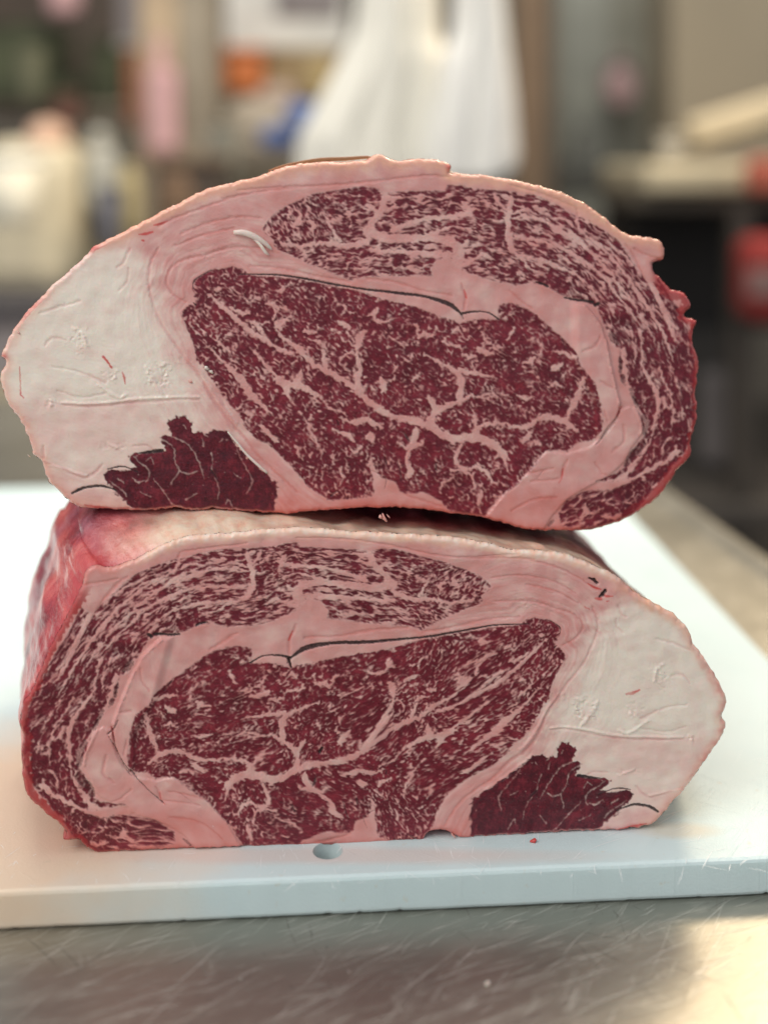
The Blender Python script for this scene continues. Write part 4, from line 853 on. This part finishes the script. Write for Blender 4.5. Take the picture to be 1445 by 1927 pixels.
# ---------------------------------------------------------------- room behind, far out of focus
FLZ = -.917
def plain(name, corners, mat, kind='structure'):
    bm = bmesh.new(); bm.faces.new([bm.verts.new(tuple(c)) for c in corners]); o = from_bm(name, bm, mat, smooth_=False); o['kind'] = kind; return o
M_FLOOR = simple_mat('dark_floor', (.060, .052, .042), .45, 0, .35, 4)
M_WALL = simple_mat('taupe_wall', (.20, .175, .135), .8, 0, .2, 1.2)
plain('floor', [(-7, -2, FLZ), (7, -2, FLZ), (7, 6.2, FLZ), (-7, 6.2, FLZ)], M_FLOOR)
plain('wall', [(-7, 6.0, FLZ-.1), (7, 6.0, FLZ-.1), (7, 6.0, 3.5), (-7, 6.0, 3.5)], M_WALL)
def pbox(name, px0, py0, px1, py1, Y, depth, mat, parent=None, bev=.006):
    """box whose front face spans the given picture rectangle at distance Y"""
    a = aty(px0, py1, Y); b = aty(px1, py0, Y)
    bm = bmesh.new(); bbox_bm(bm, a[0], b[0], Y, Y+depth, a[2], b[2], bev)
    return from_bm(name, bm, mat, parent, False)
def grp(name, px, py, Y, label, cat, group=None):
    c = aty(px, py, Y); e = empty(name, (c[0], Y, c[2])); return tagit(e, label, cat, group)
G = lambda n, c, r=.6, m=0, v=.18, s=7: simple_mat(n, c, r, m, v, s)
cream = G('cream_plastic', (.74, .66, .47), .5); steelb = G('dull_steel', (.33, .31, .26), .45, .3); green = G('leafy_green', (.075, .085, .045), .8, 0, .5, 14)
darkb = G('dark_brown', (.085, .062, .045), .7); whitep = G('white_enamel', (.62, .62, .58), .5); orange = G('orange_plastic', (.62, .19, .055), .5)
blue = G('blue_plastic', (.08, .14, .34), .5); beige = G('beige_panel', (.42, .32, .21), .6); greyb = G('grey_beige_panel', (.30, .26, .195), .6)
pinkc = G('pink_cloth', (.62, .38, .38), .8); brown = G('brown_post', (.17, .115, .07), .7); gg = G('grey_green_panel', (.185, .185, .15), .7); lil = G('mauve_grey', (.20, .18, .18), .7)
black = G('painted_recess_shade', (.012, .010, .008), .7); redp = G('red_plastic', (.24, .022, .018), .8); lid = G('pale_mauve_lid', (.20, .12, .11), .8); cup = G('pale_grey_plastic', (.52, .52, .46), .5)
peach = G('peach_plastic', (.75, .50, .36), .6); rust = G('rust_cloth', (.42, .14, .07), .8)
# left: rack with greenery
r = grp('storage_rack', 110, 210, 3.6, 'dark storage rack with green crates, blurred at the far left', 'rack')
pbox('back_panel', -80, -60, 250, 215, 3.9, .04, darkb, r); pbox('shelf', -80, 196, 250, 214, 3.45, .45, darkb, r)
for k, (a, b, c, d) in enumerate([(-40, 45, 95, 190), (168, 75, 236, 196), (100, 150, 160, 196)]):
    cr_ = grp('green_crate', (a+b)/2, d, 3.5, ['green crate at the left end of the dark rack', 'green crate at the right end of the dark rack', 'low green crate in the middle of the dark rack'][k], 'crate', 'green crates on the rack')
    pbox('crate_body', a, b, c, d, 3.5, .25, green, cr_); pbox('crate_rim', a-3, b-4, c+3, b+4, 3.49, .27, green, cr_)
r_ = grp('pink_bag', 112, 20, 3.4, 'small pinkish bag hanging high at the top left', 'bag')
pbox('bag_body', 85, -40, 148, 28, 3.4, .06, pinkc, r_, .03); pbox('handle', 108, -60, 118, -38, 3.42, .01, darkb, r_)
r_ = grp('grey_duct', 240, 60, 3.3, 'narrow grey duct at the top beside the beige pillar', 'duct')
pbox('duct_body', 222, -60, 262, 85, 3.3, .1, lil, r_); pbox('collar', 218, 78, 266, 92, 3.29, .12, steelb, r_)
r_ = grp('rust_towel', 255, 160, 3.2, 'rust coloured cloth hanging left of the beige pillar', 'cloth')
pbox('cloth_panel', 236, 92, 268, 232, 3.2, .03, rust, r_, .012); pbox('hem', 236, 226, 268, 236, 3.195, .034, rust, r_)
r_ = grp('small_brown_pot', 125, 235, 3.2, 'small reddish brown pot below the dark rack', 'pot')
pbox('pot_body', 102, 180, 150, 235, 3.2, .06, G('terracotta', (.20, .09, .06)), r_, .015); pbox('pot_rim', 99, 176, 153, 184, 3.19, .07, G('terracotta_rim', (.22, .10, .07)), r_)
# pillar
p_ = grp('pillar', 330, 600, 2.9, 'tall square beige pillar left of the white cloth', 'pillar')
pbox('pale_face', 262, -80, 330, 330, 2.9, .2, beige, p_); pbox('grey_face', 330.5, -80, 398, 330, 2.915, .2, greyb, p_); pbox('plinth', 256, 318, 404, 560, 2.88, .25, greyb, p_)  # two-tone: left half beige, right half greyer
r_ = grp('pink_apron', 305, 290, 2.8, 'pale pink apron hanging on the front of the beige pillar', 'apron')
pbox('apron_cloth', 272, 125, 335, 292, 2.82, .03, pinkc, r_, .02); pbox('strap', 290, 70, 312, 130, 2.84, .01, pinkc, r_, .003)
# middle
r_ = grp('white_cabinet', 530, 90, 3.4, 'white wall cabinet at the top centre left', 'cabinet')
pbox('cabinet_box', 424, -70, 650, 92, 3.4, .3, whitep, r_); pbox('lower_rail', 424, 84, 650, 98, 3.38, .02, steelb, r_); pbox('door_panel', 520, -60, 640, 30, 3.385, .012, lil, r_)
r_ = grp('orange_tub', 450, 165, 3.2, 'orange plastic tub under the white cabinet', 'tub')
pbox('tub_body', 418, 96, 494, 176, 3.2, .12, orange, r_, .02); pbox('tub_rim', 412, 88, 500, 100, 3.19, .14, orange, r_, .006)
r_ = grp('brown_carton', 555, 165, 3.2, 'small brown carton right of the orange tub', 'carton')
pbox('carton_body', 500, 96, 640, 180, 3.25, .14, G('ochre_carton', (.28, .20, .10)), r_); pbox('carton_flap', 502, 90, 560, 98, 3.24, .1, G('ochre_flap', (.34, .25, .14)), r_)
r_ = grp('pale_sack', 470, 300, 2.9, 'pale greyish sack heaped below the orange tub', 'sack')
pbox('sack_body', 405, 180, 600, 330, 3.0, .2, G('sack_cloth', (.36, .31, .24)), r_, .07); pbox('sack_neck', 480, 160, 560, 200, 3.04, .1, G('sack_neck', (.40, .31, .26)), r_, .03)
r_ = grp('blue_tub', 545, 275, 2.7, 'blue plastic tub left of the white cloth', 'tub')
pbox('tub_body', 488, 236, 566, 280, 2.72, .1, blue, r_, .02); pbox('tub_lid', 535, 190, 598, 252, 2.70, .1, blue, r_, .02)
r_ = grp('dark_bin', 330, 560, 2.4, 'dark brownish bin standing low behind the roast', 'bin')
pbox('bin_body', 290, 305, 420, 640, 2.5, .2, darkb, r_); pbox('bin_lid', 284, 292, 426, 312, 2.49, .22, brown, r_)
# left low
r_ = grp('cream_sack', 60, 560, 2.5, 'large cream coloured bag standing at the left edge', 'bag')
pbox('bag_body', -60, 262, 128, 566, 2.5, .3, cream, r_, .06); pbox('bag_top', 38, 222, 108, 300, 2.52, .15, peach, r_, .04)
def lathe(name, px, pt, pb, hw, Y, prof_, mat, parent):
    a = aty(px, pb, Y); b = aty(px, pt, Y); hh_ = b[2]-a[2]; rr_ = hw*Y/FPX; bm = bmesh.new(); rings = []
    for u, v in prof_: rings.append([bm.verts.new((a[0]+rr_*u*math.cos(k*math.pi/12), Y+rr_*u*math.sin(k*math.pi/12), a[2]+hh_*v)) for k in range(24)])
    for p, q in zip(rings, rings[1:]):
        for k in range(24): bm.faces.new((p[k], p[(k+1) % 24], q[(k+1) % 24], q[k]))
    bm.faces.new(rings[0]); bm.faces.new(rings[-1]); bmesh.ops.recalc_face_normals(bm, faces=bm.faces)
    return from_bm(name, bm, mat, parent)
JAR = [(.8, 0), (.95, .03), (1, .2), (1, .75), (.85, .88), (.5, .97), (.48, 1)]
TUB = [(.7, 0), (.75, .04), (1, 1)]
for nm_, ct_, px_, pt_, pb_, hw_, Y_, c_, lb_ in [
    ('brown_jar', 'jar', 330, 330, 440, 34, 2.35, (.16, .10, .06), 'squat brown jar behind the upper roast, below the beige pillar'),
    ('grey_canister', 'canister', 420, 235, 345, 30, 2.6, (.19, .185, .15), 'grey green canister between the pillar and the pale sack'),
    ('ochre_jar', 'jar', 242, 318, 440, 22, 2.3, (.46, .38, .20), 'narrow ochre jar right of the pale jug'),
    ('slate_pot', 'pot', 205, 360, 470, 24, 2.25, (.12, .12, .14), 'small slate grey pot in front of the pale jug'),
    ('olive_tub', 'tub', 60, 100, 196, 26, 3.3, (.15, .15, .09), 'olive tub standing on the dark rack between the green crates'),
    ('tan_tin', 'tin', 600, 118, 190, 26, 3.05, (.35, .27, .13), 'tan tin beside the left edge of the white cloth'),
    ('dark_can', 'can', 1098, 240, 345, 26, 3.2, (.09, .095, .085), 'dark can in front of the grey green cabinet'),
    ('pale_tin', 'tin', 1260, 262, 308, 24, 2.6, (.40, .37, .30), 'pale grey tin at the left end of the pale worktop'),
    ('white_tub', 'tub', 20, 300, 420, 60, 2.3, (.78, .74, .60), 'white tub in front of the cream coloured bag at the left edge')]:
    r_ = grp(nm_, px_, pb_, Y_, lb_, ct_); mm_ = G(nm_, c_, .85)
    lathe('body', px_, pt_, pb_, hw_, Y_, JAR if ct_ in ('jar', 'canister', 'can') else TUB, mm_, r_); lathe('lid', px_, pt_-9, pt_+2, hw_*(.62 if ct_ in ('jar', 'canister', 'can') else 1.06), Y_, [(1, 0), (1, .8), (.9, 1)], G(nm_+'_lid', tuple(min(.9, z*1.3) for z in c_), .5), r_)
r_ = grp('pale_jug', 180, 400, 2.6, 'pale narrow jug standing right of the cream bag', 'jug')
pbox('jug_body', 150, 268, 214, 410, 2.6, .1, cup, r_, .04); pbox('jug_neck', 165, 240, 200, 275, 2.62, .06, cup, r_, .02)
r_ = grp('ochre_block', 150, 590, 2.4, 'yellowish beige block low behind the roast on the left', 'box')
pbox('block_body', 118, 405, 225, 590, 2.7, .2, G('ochre_block', (.42, .36, .22)), r_, .03); pbox('block_lid', 115, 395, 228, 410, 2.69, .22, G('ochre_lid', (.45, .39, .25)), r_)
r_ = grp('side_bench', 60, 800, 2.2, 'low grey bench with a dark edge at the left behind the board', 'bench')
pbox('bench_top', -200, 572, 330, 604, 2.2, .5, G('bench_edge', (.06, .055, .06)), r_); pbox('bench_front', -200, 604, 330, 800, 2.22, .4, G('bench_front', (.30, .27, .27)), r_); pbox('shelf', -200, 760, 330, 905, 2.0, .4, G('bench_shelf', (.30, .26, .18)), r_)
r_ = grp('shelf_unit', 520, 560, 3.3, 'grey olive shelf unit filling the middle distance', 'shelf unit')
pbox('unit_body', 150, 205, 640, 700, 3.4, .4, G('olive_grey', (.19, .17, .125)), r_); pbox('unit_top', 145, 196, 645, 210, 3.38, .44, G('olive_top', (.26, .22, .16)), r_)
# right
r_ = grp('brown_post', 1010, 500, 3.1, 'narrow brown post right of the white cloth', 'post')
pbox('post_shaft', 974, -80, 1040, 700, 3.1, .12, brown, r_); pbox('post_strip', 1022, -80, 1034, 700, 3.09, .01, darkb, r_)
r_ = grp('tall_cabinet', 1150, 400, 3.6, 'tall grey green cabinet right of the brown post', 'cabinet')
pbox('cabinet_body', 1041, -80, 1262, 700, 3.6, .4, gg, r_); pbox('door', 1060, -60, 1150, 420, 3.585, .014, G('door_green', (.24, .25, .215)), r_); pbox('plinth', 1041, 300, 1262, 360, 3.57, .02, G('plinth_dark', (.10, .10, .085)), r_)
r_ = grp('pink_glove', 1165, 190, 3.2, 'small mauve pink cloth on the tall grey green cabinet', 'cloth')
pbox('cloth_body', 1138, 110, 1198, 200, 3.45, .05, G('mauve_cloth', (.36, .25, .25)), r_, .05); pbox('cloth_loop', 1160, 95, 1170, 115, 3.46, .02, G('mauve_loop', (.36, .25, .25)), r_)
r_ = grp('beige_hood', 1350, 200, 3.3, 'large beige extractor hood at the top right', 'hood')
pbox('hood_panel', 1262, -80, 1600, 330, 3.3, .4, G('hood_beige', (.29, .245, .17), .6, 0, .12, 2), r_); pbox('hood_lip', 1262, 322, 1600, 345, 3.26, .05, G('hood_lip', (.16, .13, .09)), r_)
def slant(name, a, b, wpx, Y, depth, mat, parent):
    A = aty(*a, Y); B = aty(*b, Y); L = np.hypot(B[0]-A[0], B[2]-A[2]); an = math.atan2(B[2]-A[2], B[0]-A[0]); wd = wpx*Y/FPX
    bm = bmesh.new(); bbox_bm(bm, -L/2, L/2, 0, depth, -wd/2, wd/2, .012)
    bm.transform(Matrix.Translation(((A[0]+B[0])/2, Y, (A[2]+B[2])/2)) @ Matrix.Rotation(-an, 4, 'Y'))
    return from_bm(name, bm, mat, parent, False)
r_ = grp('cream_rail', 1370, 235, 2.7, 'slanting cream coloured rail at the upper right', 'rail')
slant('rail_bar', (1302, 252), (1520, 185), 52, 2.7, .06, G('cream_rail', (.62, .53, .36)), r_); slant('rail_shade_strip', (1302, 282), (1520, 215), 14, 2.72, .05, darkb, r_)  # dark bar in place of the shade under the rail
r_ = grp('right_workbench', 1350, 700, 2.6, 'dark workbench with a pale worktop at the right edge', 'workbench')
pbox('worktop', 1212, 308, 1560, 364, 2.5, .5, G('pale_top', (.46, .40, .27)), r_, .015); pbox('under_rail', 1190, 364, 1560, 395, 2.53, .4, G('under_rail', (.085, .07, .05)), r_)
pbox('recess_shade', 1180, 392, 1560, 620, 2.8, .3, black, r_); pbox('lower_panel', 1180, 620, 1400, 950, 2.75, .3, G('lower_dark', (.045, .040, .034)), r_); pbox('leg', 1378, 395, 1420, 1060, 2.52, .06, G('leg_brown', (.055, .045, .035)), r_); pbox('drawer', 1318, 700, 1376, 880, 2.7, .05, G('drawer_grey', (.13, .115, .11)), r_, .02)  # solid black block paints the dark of the hollow under the worktop
pbox('base_shelf', 1180, 950, 1600, 990, 2.5, .4, G('base_shelf', (.07, .06, .05)), r_)
r_ = grp('red_canister', 1420, 610, 2.4, 'red canister with a pale label at the right edge', 'canister')
pbox('canister_body', 1405, 448, 1500, 612, 2.4, .12, redp, r_, .03); pbox('label', 1407, 505, 1498, 560, 2.396, .01, lid, r_, .003)
r_ = grp('red_packet', 1440, 360, 2.45, 'small red packet standing on the pale worktop at the right edge', 'packet')
pbox('packet_body', 1412, 304, 1500, 362, 2.45, .05, G('packet_red', (.40, .10, .06)), r_, .01); pbox('packet_seal', 1412, 296, 1500, 305, 2.455, .03, G('packet_seal', (.45, .14, .09)), r_)
# white cloth hanging behind the roast: two lobes with folds, front sheet with real thickness
cl = grp('white_cloth', 770, 330, 1.9, 'white cloth hanging in folds behind the upper roast', 'cloth')
WC = simple_mat('white_cotton', (.86, .85, .80), .9, 0, .04, 5); CC = simple_mat('cream_cotton', (.88, .855, .75), .9, 0, .08, 3)
def cloth(name, left, right, bottom, Y, seed, parent):
    bm = bmesh.new(); nu, nv = 40, 40; grid = []
    for side in (0, 1):
        g_ = []
        for j in range(nv+1):
            v = j/nv; py = -120+(bottom+120)*v; xl = np.interp(py, [p[1] for p in left], [p[0] for p in left]); xr_ = np.interp(py, [p[1] for p in right], [p[0] for p in right]); row = []
            for i in range(nu+1):
                u = i/nu; px = xl+(xr_-xl)*u; e = math.sin(math.pi*u)
                pyy = py-(1-e**.35)*40*(v > .85)*(v-.85)/.15
                fold = .020*float(pn(np.array([u*5.]), np.array([v*1.2+seed]), seed)[0])+.007*float(pn(np.array([u*9.]), np.array([v*.8+seed]), seed+4)[0])
                q = aty(px, pyy, Y); row.append(bm.verts.new((q[0], Y+fold-e*.05+(.012 if side else 0), q[2])))
            g_.append(row)
        grid.append(g_)
    for g_ in grid:
        for j in range(nv):
            for i in range(nu): bm.faces.new((g_[j][i], g_[j][i+1], g_[j+1][i+1], g_[j+1][i]))
    A, B = grid
    for j in range(nv):
        for i in (0, nu): bm.faces.new((A[j][i], B[j][i], B[j+1][i], A[j+1][i]))
    for i in range(nu):
        for j in (0, nv): bm.faces.new((A[j][i], A[j][i+1], B[j][i+1], B[j][i]))
    bmesh.ops.recalc_face_normals(bm, faces=bm.faces)
    return from_bm(name, bm, CC if name == 'left_fold' else WC, parent)
cloth('left_fold', [(690, -120), (665, 60), (610, 170), (560, 260), (552, 400)], [(822, -120), (828, 70), (850, 110), (850, 400)], 400, 1.92, 3, cl)
cloth('right_fold', [(862, -120), (850, 60), (826, 120), (800, 260), (790, 400)], [(938, -120), (955, 60), (970, 200), (976, 300), (972, 400)], 338, 1.88, 9, cl)
